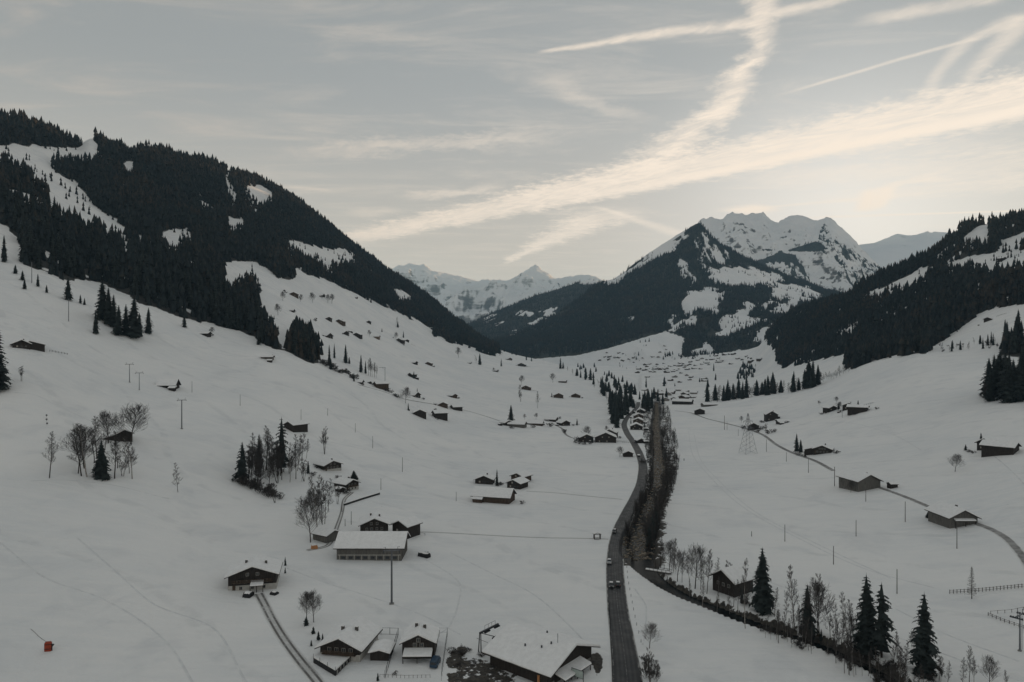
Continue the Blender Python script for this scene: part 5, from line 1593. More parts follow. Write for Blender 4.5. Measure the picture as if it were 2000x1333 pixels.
# ---- the sunny looking upper meadow on the left
MID = [
    (573, 579, 15, 10, 15, 3.0, 'topmost dark chalet between two bare trees on the upper meadow'),
    (632, 581, 14, 10, 70, 3.2, 'upper chalet hidden by bare trees right of the topmost chalet'),
    (697, 584, 9, 11, 70, 2.6, 'flat roofed looking hut under the forest edge on the upper meadow'),
    (574, 611, 8, 12, 75, 3.0, 'small hut below the topmost chalet on the upper meadow'),
    (642, 627, 11, 10, 30, 3.6, 'left house of the dark pair in the middle of the upper meadow'),
    (662, 632, 13, 11, -20, 3.4, 'right house of the dark pair in the middle of the upper meadow'),
    (720, 632, 10, 9, 30, 3.0, 'single small hut right of the dark pair on the upper meadow'),
    (644, 661, 15, 12, 60, 3.4, 'long house below the dark pair beside the spruce wedge'),
    (676, 655, 12, 12, 50, 3.6, 'left house of the row behind the brown barn'),
    (696, 658, 12, 10, -20, 3.4, 'right house of the row behind the brown barn'),
    (779, 668, 13, 11, -30, 3.6, 'dark chalet in front of the single dark spruce'),
    (795, 668, 8, 8, 20, 2.8, 'little hut right of the chalet with the single spruce'),
    (843, 644, 10, 10, 20, 3.0, 'hut at the corner of the forest on the upper meadow'),
    (813, 713, 9, 11, 60, 4.0, 'gabled dark barn with a long side wing on the lower meadow'),
    (836, 713, 10, 9, -20, 2.8, 'low house half buried in snow right of the gabled barn'),
    (801, 736, 8, 8, -50, 3.2, 'lonely dark hut below the gabled barn'),
    (708, 751, 8, 12, 75, 2.4, 'low shed at the upper lane below the spruce wedge'),
    (733, 756, 8, 12, -70, 3.4, 'dark hut beside the angled lift mast at the upper lane'),
    (815, 777, 12, 10, 60, 3.0, 'chalet behind the round bare tree at the upper lane'),
    (888, 778, 8, 9, 40, 3.4, 'dark hut alone above the bend of the upper lane'),
    (865, 796, 10, 9, 10, 3.2, 'house with a white gable right above the twin dark barns'),
    (883, 799, 8, 10, -70, 2.4, 'low shed attached to the right of the white gabled house'),
    (820, 815, 11, 10, 4, 4.4, 'left twin barn with a snow filled gable on the slope'),
    (847, 814, 9, 12, -72, 3.8, 'right twin barn with a plain dark wall on the slope'),
    (920, 711, 8, 9, 80, 2.6, 'small dark hut left of the pointed spruce'),
    (972, 727, 9, 11, 70, 3.2, 'grey hut beside the thin tree above the slope'),
    (996, 704, 15, 12, 40, 3.6, 'dark farmhouse on the shoulder below the forest tip'),
    (1018, 716, 18, 14, -15, 4.6, 'large chalet with a pale gable on the shoulder'),
    (1106, 748, 9, 14, 75, 3.4, 'hay barn near the edge of the stream wood'),
    (1027, 762, 14, 12, -8, 4.4, 'dark chalet between two bare trees on the shoulder'),
    (1091, 778, 14, 12, 4, 4.8, 'left barn of the big dark pair on the shoulder'),
    (1124, 777, 13, 12, -6, 4.0, 'right barn of the big dark pair on the shoulder'),
    (994, 832, 9, 10, 30, 3.4, 'dark shed at the foot of the single tall spruce'),
    (1026, 836, 9, 16, 72, 4.2, 'grey barn with a lit window right of the single tall spruce'),
    (1060, 832, 8, 16, 80, 3.0, 'low long shed in the middle of the hamlet'),
    (1087, 824, 9, 12, 70, 3.0, 'long roofed house at the back of the hamlet'),
    (1105, 832, 10, 10, 30, 3.4, 'rightmost house of the hamlet beside a small spruce'),
    (1183, 865, 17, 14, 2, 5.0, 'wide gabled farmhouse near the main road'),
    (1190, 857, 11, 10, -12, 6.0, 'dark house directly behind the wide gabled farmhouse'),
    (1146, 864, 11, 10, 10, 4.4, 'dark house under a big bare tree left of the wide gabled farmhouse'),
    (1216, 811, 10, 10, 20, 5.0, 'chalet squeezed between the main road and the stream wood'),
    (1243, 840, 11, 10, 2, 3.8, 'front chalet of the row right of the main road'),
    (1246, 828, 10, 9, -5, 3.8, 'second chalet of the row right of the main road'),
    (1248, 818, 10, 9, 8, 3.6, 'third chalet of the row right of the main road'),
    (1251, 808, 9, 9, -8, 3.6, 'rearmost chalet of the row right of the main road'),
    (1252, 866, 6, 6, 20, 2.6, 'tiny hut between the main road and the brush'),
]
for (x, y, w, L, yw, h, lab) in MID:
    big = 'barn' in lab or 'shed' in lab or 'hut' in lab
    house(x, y, w * 1.12, L * 1.1, yw, h * .95, 24, lab, ('hut' if 'hut' in lab else 'barn') if big else 'house', chim=0 if big else HRS.choice((0, 1)), wall=M_GREY if 'grey' in lab else (M_WOOD2 if HRS.random() < .3 else M_WOOD), lod=1,
          rows=[] if big else None, snow=.7)
house(741, 664, 13, 26, 80, 5.6, 22, 'large light brown barn in the middle of the upper meadow', 'barn', wall=mat_plain('light_brown_boards', (0.17, 0.13, 0.095), .85, .3, 1.0, .1), chim=0, snow=.5)

# ---- what stands about the farms
def clutter(root, n=3):
    lab = root['label']; L_ = max(4.0, max((v[1] for ch in root.children for v in ch.bound_box), default=8)); w_ = max((v[0] for ch in root.children for v in ch.bound_box), default=5)
    rz = root.rotation_euler[2]; c, s = math.cos(rz), math.sin(rz)
    def at_(lx, ly):
        x = root.location.x + c * lx - s * ly; y = root.location.y + s * lx + c * ly
        return Vector((x, y, gz(x, y, root.location.z)))
    if len(lab.split()) > 11: return
    kinds = HRS.sample(['pile', 'fence', 'bush', 'bush2', 'tree', 'shed'], n)
    for k in kinds:
        sd = HRS.choice((-1, 1))
        p = at_(sd * (w_ + HRS.uniform(1.5, 5)), HRS.uniform(-5, L_ * .6))
        if k == 'pile':
            o = thing('wood_pile', p, rz + HRS.uniform(-.4, .4), 'covered wood pile beside the ' + lab, 'wood pile')
            MB().prism([(-1.0, -.5), (1.0, -.5), (1.0, 1.1), (-1.0, 1.3)], 0, 4, 3, .08, HRS).build('logs', M_WOOD, o)
            MB().prism([(-1.15, 1.33), (1.15, 1.12), (1.0, 1.5), (-1.0, 1.7)], -.2, 4.2, 4, .05, HRS).build('snow_cap', M_SNOW, o)
        elif k == 'shed':
            o = thing('shed', p, rz + HRS.choice((0, 1.57)), 'tiny shed beside the ' + lab, 'shed')
            MB().prism([(-1.6, -1.5), (1.6, -1.5), (1.6, 1.8), (0, 2.5), (-1.6, 1.8)], 0, 4).build('wall', M_WOOD, o)
            MB().prism(chevron(2.0, .44, 2.55, .15), -.4, 4.4).build('roof', M_ROOFB, o); MB().prism(chevron(1.95, .44, 2.71, .35, True), -.35, 4.35, 4, .03, HRS).build('roof_snow', M_SNOW, o)
        elif k == 'fence':
            o = thing('garden_fence', p, rz + HRS.uniform(-.3, .3), 'short garden fence beside the ' + lab, 'fence')
            for i in range(7):
                q = p + Vector((math.cos(o.rotation_euler[2]) * i * 1.8, math.sin(o.rotation_euler[2]) * i * 1.8, 0))
                dz = gz(q.x, q.y, p.z) - p.z
                MB().box(i * 1.8 - .08, i * 1.8 + .08, -.08, .08, dz - .4, dz + 1.15).build('post', M_POLE, o)
            z0 = 0; z1 = dz
            for r_ in (.45, .95):
                MB().tube((0, 0, z0 + r_), (6 * 1.8, 0, z1 + r_), .06, n=4).build('rail', M_POLE, o)
        else: LATE.append((k, p, lab))
LATE = []
for o_ in [o for o in list(C.objects) if o.parent is None and o.get('category') in ('house', 'barn', 'hut') and 230 < o.location.y < 1900]:
    clutter(o_, 3 if o_['category'] == 'house' else 2)

# ---- the village beyond the stream wood
M_VW = mat_plain('village_walls', (0.27, 0.255, 0.235), .85, .3, .3, .1)
PROTO = []
for k, (w, L, h, wl) in enumerate(((12, 12, 3.2, M_VW), (10, 14, 2.8, M_GREY), (13, 13, 3.8, M_WOOD2), (9, 9, 2.4, M_VW))):
    hh = house(1300 + k * 16, 782 - k * 2, w, L, 10 - 20 * k, h, 23, ['dark house in the front row of the village, left end', 'brown house in the front row of the village, second from the left', 'tallest dark house in the front row of the village',
               'small grey shed in the front row of the village, right end'][k], 'house', lod=2, wall=wl, chim=0, P=cast(1300 + k * 16, 784 - k * 2), snow=1.0, over=1.4)
    PROTO.append(hh)
house(1352, 790, 16, 30, 78, 4.5, 22, 'long flat roofed workshop behind the square barn', 'barn', chim=0, snow=.5, lod=2)
house(1372, 795, 10, 22, -62, 3.5, 22, 'low grey workshop wing right behind the square barn', 'barn', chim=0, snow=.5, lod=2, wall=M_GREY)
VILL = [(1250, 722), (1262, 724), (1274, 726), (1288, 724), (1300, 728), (1312, 725), (1325, 722), (1336, 719), (1344, 714), (1352, 709), (1258, 714), (1270, 712), (1284, 713), (1296, 711), (1380, 705), (1392, 703),
        (1404, 701), (1412, 706), (1398, 708), (1366, 721), (1328, 730), (1340, 735), (1352, 739), (1320, 738), (1312, 744), (1328, 748), (1348, 743), (1372, 745), (1380, 741), (1268, 738), (1286, 700), (1272, 697),
        (1256, 700), (1290, 689), (1300, 684), (1298, 676), (1228, 702), (1236, 708), (1216, 706), (1204, 700), (1210, 690), (1182, 698), (1172, 704), (1190, 704), (1426, 712),
        (1450, 704), (1462, 701), (1470, 707), (1458, 697), (1292, 768), (1304, 772), (1318, 770), (1282, 772), (1336, 772), (1262, 764), (1330, 764), (1346, 768), (1360, 771), (1412, 695), (1424, 693), (1436, 692),
        (1332, 716), (1322, 714), (1310, 717), (1298, 719), (1246, 730), (1280, 719), (1356, 716), (1346, 722), (1370, 712), (1384, 714), (1240, 700), (1184, 690)]
MTN_BV = BVHTree.FromPolygons(GB.reshape(-1, 3).tolist(), grid_faces(GB.shape[0], GB.shape[1]).tolist())


def cast_far(px, py):
    d = Vector(((px - 1000) / F, 1.0, (HOR - py) / F)).normalized(); o = Vector((0, 0, CAMH))
    a = BV_A.ray_cast(o, d); b = MTN_BV.ray_cast(o, d)
    if a[0] is None: return b[0]
    if b[0] is None: return a[0]
    return a[0] if a[3] < b[3] else b[0]


for cx_, cy_, n_ in ((1285, 722, 10), (1312, 722, 9), (1340, 715, 8), (1390, 705, 8), (1200, 698, 6), (1460, 702, 4)):
    for i in range(n_): VILL.append((cx_ + HRS.gauss(0, 13), cy_ + HRS.gauss(0, 3.2)))
for i, (x, y) in enumerate(VILL):
    P = cast_far(x + HRS.uniform(-1.5, 1.5), y + HRS.uniform(-1, 1))
    if P is None or P.y > 5000: continue
    copy_tree(PROTO[HRS.randrange(4)], P, math.radians(HRS.uniform(-80, 80)), 'small snow covered house of the village seen far down the valley', 'village houses far down the valley', HRS.uniform(.8, 1.15))

# ---- shelter
P = cast(1167, 1054)
sh = thing('bus_shelter', P, .1, 'open dark bus shelter where the footpath meets the main road', 'shelter')
MB().prism(chevron(1.75, .32, 2.75, .12), -.2, 1.8).build('roof', M_WOOD, sh)
MB().prism(chevron(1.70, .32, 2.88, .22, True), -.15, 1.75).build('roof_snow', M_SNOW, sh)
for sx in (-1.35, 1.35):
    for sy in (0.05, 1.5): MB().box(sx - .13, sx + .13, sy - .12, sy + .12, -.4, 2.45).build('post', M_WOOD, sh)
MB().box(-1.35, 1.35, -.06, .06, 2.1, 2.35).box(-1.35, 1.35, -.06, .06, .0, .22).build('beam', M_WOOD, sh)
MB().box(-1.2, 1.2, 1.1, 1.4, .4, .5).build('bench', M_GREY, sh)

# ---- cars
M_WHITEP = mat_plain('white_paint', (.62, .63, .64), .3, .04, 1.0, .5); M_DARKP = mat_plain('dark_paint', (.03, .032, .036), .28, .1, 1.0, .5); M_SILV = mat_plain('silver_paint', (.28, .29, .30), .3, .05, 1.0, .5)
for (x, y, mt, flip, lab) in ((1200, 1041, M_DARKP, 1, 'dark car farthest up the road beyond the bus shelter'), (1190, 1101, M_SILV, 1, 'silver car driving alone in the left lane'),
                              (1194, 1147, M_DARKP, 1, 'dark car in the left lane of the meeting pair'), (1207, 1145, M_DARKP, 0, 'dark car in the right lane of the meeting pair')):
    P = cast(x, y)
    i = np.argmin([abs(p[1] - y) for p in ROAD_PX[:14]])
    a = cast(ROAD_PX[i][0], ROAD_PX[i][1]); b = cast(ROAD_PX[i + 1][0], ROAD_PX[i + 1][1])
    ang = math.atan2(-(b.x - a.x), (b.y - a.y))
    c_ = car((P.x, P.y, P.z + .19), ang + (math.pi if flip else 0), mt, lab)
    MB().box(-.55, .55, -1.0, .25, 1.44, 1.52).build('snow_or_sheen_cover', M_SNOW, c_)  # white slab stands in for the bright sky reflected on the car
P = cast(850, 1300)
vn = thing('van', (P.x, P.y, P.z), math.radians(-8), 'blue van parked right of the small chalet with the porch', 'van')
vb = MB().prism([(-.95, .35), (.95, .35), (.98, 1.0), (.85, 1.95), (-.85, 1.95), (-.98, 1.0)], -2.2, 1.5).build('body', M_BLUE, vn)
MB().prism([(-.95, .35), (.95, .35), (.95, 1.05), (.9, 1.15), (-.9, 1.15), (-.95, 1.05)], 1.5, 2.4).build('bonnet', M_BLUE, vn)
MB().poly([(-.8, 1.52, 1.16), (.8, 1.52, 1.16), (.74, 1.505, 1.8), (-.74, 1.505, 1.8), (-.8, 1.50, 1.16), (.8, 1.50, 1.16), (.74, 1.485, 1.8), (-.74, 1.485, 1.8)], [(0, 1, 2, 3), (7, 6, 5, 4), (0, 4, 5, 1), (2, 6, 7, 3)]).build('windscreen', M_GLASS, vn)
MB().box(-.7, .7, -2.24, -2.19, 1.1, 1.75).build('rear_window', M_GLASS, vn)
for sx in (-1, 1):
    for y_ in (-1.4, 1.6): MB().tube((sx * .75, y_, .34), (sx * .99, y_, .34), .34, n=12).build('wheel', M_RUB, vn)

# ---- lift towers and masts
lift_tower(765, 1180, 104, 'tallest grey lift tower in front of the long barn', 2.6, 8)
lift_tower(355, 838, 56, 'lift tower on the open left slope above the bare trees', 2.4, 25)
lift_tower(272, 762, 33, 'right tower of the upper lift pair on the left slope', 2.4, 30, lad=False)
lift_tower(253, 747, 35, 'left tower of the upper lift pair on the left slope', 2.4, 30, lad=False)
lift_tower(1992, 1272, 70, 'lift tower with dark pulleys at the right edge of the field', 2.3, 35)
for (x, y, h, lab) in ((134, 628, 44, 'tall bare mast in front of the dark spruce on the left slope'), (62, 553, 40, 'highest bare mast near the left forest edge')):
    P = cast(x, y); H = h * P.y / F
    ms = thing('mast', P, 0, lab, 'mast'); MB().tube((0, 0, -.5), (0, 0, H), .30, .2, 8).build('pole', M_STEEL, ms); MB().box(-.5, .5, -.1, .1, H - .3, H - .1).build('crossarm', M_STEEL, ms)
P = cast(752, 758); H = 40 * P.y / F
ms = thing('mast', P, 0, 'angled mast with a long arm to the left beside the upper lane', 'mast')
MB().tube((0, 0, -.5), (0, 0, H), .30, .2, 8).build('pole', M_STEEL, ms); MB().box(-7, .6, -.16, .16, H - .4, H - .05).build('arm', M_STEEL, ms); MB().tube((-3.0, 0, H - .4), (0, 0, H - 3.0), .1, n=5).build('brace', M_STEEL, ms)

# ---- drive gantry of the lift beside the station
P = cast(937, 1275)
gt = thing('lift_gantry', P, math.radians(-38), 'dark steel lift gantry with pulley wheels behind the station roof', 'lift gantry')
for sx in (-.5, .5):
    MB().tube((sx, 0, -.5), (sx * .4, .2, 5.2), .16, .13, 8).build('leg', M_STEELD, gt)
MB().box(-.25, .25, 0, 8.0, 5.1, 5.5).build('beam', M_STEELD, gt)
MB().tube((-.2, .6, 5.1), (2.6, 3.4, 3.9), .10, n=6).build('brace', M_STEELD, gt)
for (x_, y_, z_) in ((.0, 3.2, 4.9), (.0, 7.4, 4.9), (2.6, 3.4, 3.9)):
    sh_ = MB().box(x_ - .25, x_ + .25, y_ - 1.1, y_ + 1.1, z_ - .35, z_ - .1)
    for i in range(5): sh_.tube((x_ - .2, y_ - .9 + i * .45, z_ - .1), (x_ + .2, y_ - .9 + i * .45, z_ - .1), .2, n=8)
    sh_.build('sheave_train', M_STEELD, gt)
rl_ = MB()
for y_ in (2.5, 4.0, 5.5, 7.0): rl_.tube((-.3, y_, 5.5), (-.3, y_, 6.5), .04, n=4)
rl_.tube((-.3, 2.5, 6.5), (-.3, 7.0, 6.5), .04, n=4).build('railing', M_STEELD, gt)
MB().tube((-1.8, .8, 3.2), (2.2, .8, 3.0), .05, n=5).build('rod', M_STEELD, gt)

# ---- sign panel beside the station
P = cast(1128, 1333)
sg = thing('sign_board', P, math.radians(-38), 'pale framed sign board on posts below the station gable', 'sign')
for x_ in (-1.7, 1.7): MB().box(x_ - .07, x_ + .07, -.07, .07, -.8, 3.2).build('post', M_STEELD, sg)
MB().box(-1.63, 1.63, -.06, .02, 1.3, 3.1).build('panel', M_BOARD, sg)
MB().box(-1.7, 1.7, -.09, .05, 3.1, 3.2).box(-1.7, 1.7, -.09, .05, 1.2, 1.3).build('frame', M_STEELD, sg)
P = cast(1052, 1336)
pd = thing('padded_post', P, 0, 'orange padded post at the near corner of the station roof', 'post'); MB().tube((0, 0, -.5), (0, 0, 2.2), .35, n=10).build('padding', M_ORANGE, pd); MB().tube((0, 0, 2.2), (0, 0, 2.6), .08, n=6).build('post', M_STEELD, pd)

# ---- red slope pad with its hose on the lower left slope
P = cast(94, 1272)
rp = thing('slope_pad', P, .2, 'red padded slope marker alone on the lower left snow', 'slope pad')
v_ = MB().prism([(-.75, 0), (.75, 0), (.82, .3), (.8, 2.2), (.6, 2.5), (-.6, 2.5), (-.8, 2.2), (-.82, .3)], -.35, .35).build('padding', M_RED, rp)
MB().box(-.84, .84, -.37, .37, .55, .70).box(-.84, .84, -.37, .37, 1.75, 1.9).build('strap', M_BLACKP, rp)
MB().tube((.9, .1, -.3), (.9, .1, 1.9), .12, n=8).tube((.9, .1, 1.2), (1.3, .1, 1.7), .2, n=8).build('post', M_STEELD, rp)
hp = [cast(x, y) for x, y in ((60, 1229), (68, 1236), (76, 1244), (84, 1250), (90, 1254))]
h_ = MB()
for a, b in zip(hp[:-1], hp[1:]): h_.tube((a.x, a.y, a.z + .03), (b.x, b.y, b.z + .03), .06, n=6)
set_props(h_.build('hose', M_CONC), 'grey hose lying on the snow behind the red slope pad', 'hose')
# ---- orange bale by the shed
P = cast(614, 1072)
ob = thing('covered_bale', P, .4, 'orange covered bale with snow on top beside the small shed', 'bale')
MB().prism([(-1.2, -.3), (1.2, -.3), (1.3, .8), (.9, 1.5), (-.9, 1.5), (-1.3, .8)], -.9, .9, 3, .06, HRS).build('cover', M_ORANGE, ob)
MB().prism([(-.95, 1.5), (.95, 1.5), (.7, 1.75), (-.7, 1.75)], -.8, .8, 3, .04, HRS).build('snow_cap', M_SNOW, ob)
# ---- dark wood pile under a curved cover right of the barn
def covered_pile(x, y, w, l, h, rz, label):
    P = cast(x, y)
    o = thing('wood_pile', P, math.radians(rz), label, 'wood pile')
    MB().prism([(-w / 2, -.5), (w / 2, -.5), (w / 2, h * .6), (w * .2, h), (-w * .25, h * .9), (-w / 2, h * .5)], 0, l, 6, .15, HRS).build('tarpaulin', M_BLACKP, o)
    MB().prism([(-w * .3, h * .82), (w * .3, h * .9), (w * .15, h * 1.12), (-w * .2, h * 1.05)], .3, l - .3, 5, .08, HRS).build('snow_cap', M_SNOW, o)
    return o
covered_pile(838, 1090, 2.2, 5.0, 1.7, 58, 'black covered pile with snow on it right of the long grey barn')
covered_pile(818, 1084, 1.6, 4.0, .8, -60, 'low dark end of the covered pile beside the long grey barn')
covered_pile(492, 1166, 3.0, 2.6, 1.5, 80, 'black covered heap below the garage level of the large dark chalet')
covered_pile(541, 1162, 2.0, 2.2, 1.0, 70, 'small black heap at the right corner of the large dark chalet')

# ---- walled terrace in front of the chalet
A_ = [cast(x, y) for x, y in ((612, 1295), (655, 1321), (692, 1284))]
tr = thing('terrace', A_[1], 0, 'snowy walled parking terrace with a black and white wall below the chalet', 'terrace')
o_ = A_[1]
pts2 = [(p.x - o_.x, p.y - o_.y) for p in A_]; bk = (pts2[0][0] + pts2[2][0], pts2[0][1] + pts2[2][1])
quad = [pts2[1], pts2[2], bk, pts2[0]]
MB().poly([(x, y, -1.5) for x, y in quad] + [(x, y, 1.3) for x, y in quad], [(3, 2, 1, 0), (4, 5, 6, 7), (0, 1, 5, 4), (1, 2, 6, 5), (2, 3, 7, 6), (3, 0, 4, 7)]).build('retaining_wall', M_BLACKP, tr)
q2 = [(x * .985 + bk[0] * .0075, y * .985 + bk[1] * .0075) for x, y in quad]
MB().poly([(x, y, 1.305) for x, y in q2] + [(x, y, 1.75) for x, y in q2], [(3, 2, 1, 0), (4, 5, 6, 7), (0, 1, 5, 4), (1, 2, 6, 5), (2, 3, 7, 6), (3, 0, 4, 7)]).build('snow_or_sheen_cover', M_SNOW, tr)
for i in range(6):
    u = (i + .5) / 6; x = pts2[2][0] * u; y = pts2[2][1] * u
    d = Vector((pts2[2][1], -pts2[2][0], 0)).normalized() * .06
    MB().box(x + d.x - .16, x + d.x + .16, y + d.y - .16, y + d.y + .16, -.3, 1.28).build('pillar', M_CONC, tr)
for u in (0.0, .35, .7, 1.0):
    x = pts2[0][0] * u; y = pts2[0][1] * u
    MB().tube((x, y, 1.3), (x, y, 2.4), .05, n=5).build('railing_post', M_STEELD, tr)

# ---- fences
def fence(name, pts, label, n, h=1.1, rails=(.45, .95), mat=M_POLE, r=.06, mesh=False):
    W_ = [cast(x, y) for x, y in pts]
    o0 = W_[0]
    root = thing(name, o0, 0, label, 'fence')
    P_ = densify([(p.x, p.y, p.z) for p in W_], 1.0)
    s = np.concatenate([[0], np.cumsum(np.linalg.norm(np.diff(P_, axis=0), axis=1))])
    q = np.linspace(0, s[-1], n + 1)
    Q = np.stack([np.interp(q, s, P_[:, k]) for k in range(3)], 1)
    Q[:, 2] = [gz(a[0], a[1], a[2]) for a in Q]
    Q = Q - np.array(o0)
    for a in Q: MB().tube((a[0], a[1], a[2] - .4), (a[0], a[1], a[2] + h), r, n=5).build('post', mat, root)
    for z in rails:
        m_ = MB()
        for a, b in zip(Q[:-1], Q[1:]): m_.tube((a[0], a[1], a[2] + z), (b[0], b[1], b[2] + z), r * .6, n=4)
        m_.build('rail', mat, root)
    return root

fence('rail_fence', [(1855, 1160), (1930, 1155), (2010, 1147)], 'long dark rail fence behind the larch on the right field', 22, 1.3, (.5, 1.1), M_POLE, .10)
fence('rail_fence', [(1930, 1203), (1962, 1216), (2010, 1232)], 'short low rail fence below the larch at the right edge', 9, 1.0, (.4, .85), M_POLE, .09)
fence('rail_fence', [(1935, 1200), (1975, 1197), (2010, 1190)], 'thin cable fence joining the right edge lift tower', 6, 1.0, (.9,), M_POLE, .07)
fence('court_fence', [(727, 1239), (778, 1240), (752, 1325)], 'dark post fence around the snowy court between the two lower chalets', 13, 2.0, (.1, 1.9), M_STEELD, .07)
fence('court_fence', [(858, 1244), (874, 1244), (862, 1330)], 'tall thin wire fence right of the parked blue van', 12, 2.6, (1.3, 2.5), M_STEELD, .04)
fence('garden_fence', [(742, 1323), (790, 1325), (840, 1324)], 'low garden fence at the very bottom below the small porch chalet', 12, .8, (.7,), M_POLE, .05)
fence('rail_fence', [(800, 1049), (808, 1041), (830, 1046)], 'short fence stub where the footpath leaves the long barn', 4, 1.0, (.8,), M_POLE, .07)
fence('road_guard', [(1189, 1180), (1192, 1225), (1193, 1262), (1196, 1300), (1197, 1340)], 'line of dark snow stakes along the left edge of the main road', 26, 1.1, (), M_BLACKP, .11)
fence('road_guard', [(1222, 1095), (1226, 1130), (1235, 1180), (1243, 1220), (1252, 1255)], 'line of thin stakes along the right edge of the main road', 14, .9, (), M_BLACKP, .07)
# retaining wall below the two chalets on the bank
A_ = [cast(x, y) for x, y in ((672, 988), (705, 977), (741, 966))]
rw = thing('garden_wall', A_[0], 0, 'long black retaining wall with snow on top below the bank chalets', 'wall')
w_ = MB(); s_ = MB()
for a, b in zip(A_[:-1], A_[1:]):
    a = a - A_[0]; b = b - A_[0]; n_ = Vector((-(b.y - a.y), b.x - a.x, 0)).normalized() * .35
    q = [a - n_, b - n_, b + n_, a + n_]
    w_.poly([(p.x, p.y, p.z - .8) for p in q] + [(p.x, p.y, p.z + 1.0) for p in q], [(3, 2, 1, 0), (4, 5, 6, 7), (0, 1, 5, 4), (1, 2, 6, 5), (2, 3, 7, 6), (3, 0, 4, 7)])
    s_.poly([(p.x, p.y, p.z + 1.004) for p in q] + [(p.x, p.y, p.z + 1.3) for p in q], [(3, 2, 1, 0), (4, 5, 6, 7), (0, 1, 5, 4), (1, 2, 6, 5), (2, 3, 7, 6), (3, 0, 4, 7)])
w_.build('wall', M_BLACKP, rw); s_.build('snow_or_sheen_cover', M_SNOW, rw)

# ---- footbridge
a, b = cast(1262, 1129), cast(1310, 1122)
br = thing('footbridge', ((a.x + b.x) / 2, (a.y + b.y) / 2, max(a.z, b.z, 0) + .25), math.atan2(b.y - a.y, b.x - a.x), 'narrow snowy footbridge over the stream beside the main road', 'bridge')
l_ = (b - a).length / 2
MB().box(-l_, l_, -.9, .9, 0, .3).build('deck', M_WOOD, br); MB().box(-l_ + .1, l_ - .1, -.8, .8, .305, .5).build('snow_or_sheen_cover', M_SNOW, br)
for s in (-1, 1):
    g = MB().box(-l_, l_, s * .95 - .05, s * .95 + .05, 1.2, 1.3)
    for i in range(7): x = -l_ + .2 + (2 * l_ - .4) * i / 6; g.box(x - .05, x + .05, s * .95 - .045, s * .95 + .045, .1, 1.2)
    g.build('railing', M_WOOD, br)

# ---- poles
POLES = []
for (x, y, h) in ((1497, 883, 24), (1536, 902, 18), (1579, 924, 28), (1630, 950, 38), (1691, 980, 24), (1768, 1020, 40), (1869, 1072, 42), (1672, 1048, 32), (1533, 1058, 33), (1628, 1103, 36), (1752, 1160, 48),
                  (1468, 1048, 10), (1415, 840, 28), (1420, 840, 16), (1442, 852, 14), (1645, 816, 14), (786, 922, 28), (744, 957, 22), (728, 876, 24), (469, 793, 22), (588, 820, 20), (694, 845, 18), (375, 767, 22),
                  (891, 979, 18), (686, 1025, 26), (674, 1028, 14), (668, 1001, 20), (1213, 786, 12), (640, 812, 14)):
    POLES.append((x, y, h))
FARMROW = [p for p in POLES if p[0] in (1497, 1536, 1579, 1630, 1691, 1768, 1869)]
FIELD = [p for p in POLES if p[0] in (1468, 1533, 1628, 1672, 1752)]
NUM = ['first', 'second', 'third', 'fourth', 'fifth', 'sixth', 'seventh', 'eighth', 'ninth', 'tenth', 'eleventh', 'twelfth', 'thirteenth', 'fourteenth', 'fifteenth']
rest_l = sorted([p for p in POLES if p[0] < 1300]); rest_r = sorted([p for p in POLES if p[0] >= 1300 and p not in FARMROW and p not in FIELD])
for lst, txt in ((FARMROW, 'timber pole along the farm lane, counted from the lattice pylon'), (sorted(FIELD), 'pole standing in the open right field, counted from the stream'), (rest_l, 'slim pole on the left slopes, counted from the left picture edge'),
                 (rest_r, 'slim pole near the lattice pylon, counted from the left')):
    for i, p in enumerate(lst): pole(*p, label=NUM[i] + ' ' + txt, cross=lst is FIELD)
lattice_pylon(1461, 886, 78, 'tall grey lattice pylon beside the farm lane')
P = cast(1336, 900)
ps_ = thing('marker_post', P, 0, 'short dark marker post alone on the snow right of the stream wood', 'post'); MB().tube((0, 0, -.3), (0, 0, 1.7), .3, .2, 7).build('post', M_POLE, ps_); MB().tube((0, 0, 1.7), (0, 0, 1.95), .25, .1, 7).build('snow_cap', M_SNOW, ps_)
for (x, y) in ((91, 812), (91, 820), (92, 828)):
    P = cast(x, y + 3); ps_ = thing('slope_marker', P, 0, 'small dark slope marker in a short row above the birch on the left', 'marker', 'slope markers in a row'); MB().tube((0, 0, -.3), (0, 0, 1.3), .07, n=6).build('post', M_POLE, ps_); MB().box(-.45, .45, -.05, .05, .7, 1.4).build('board', M_BLACKP, ps_)


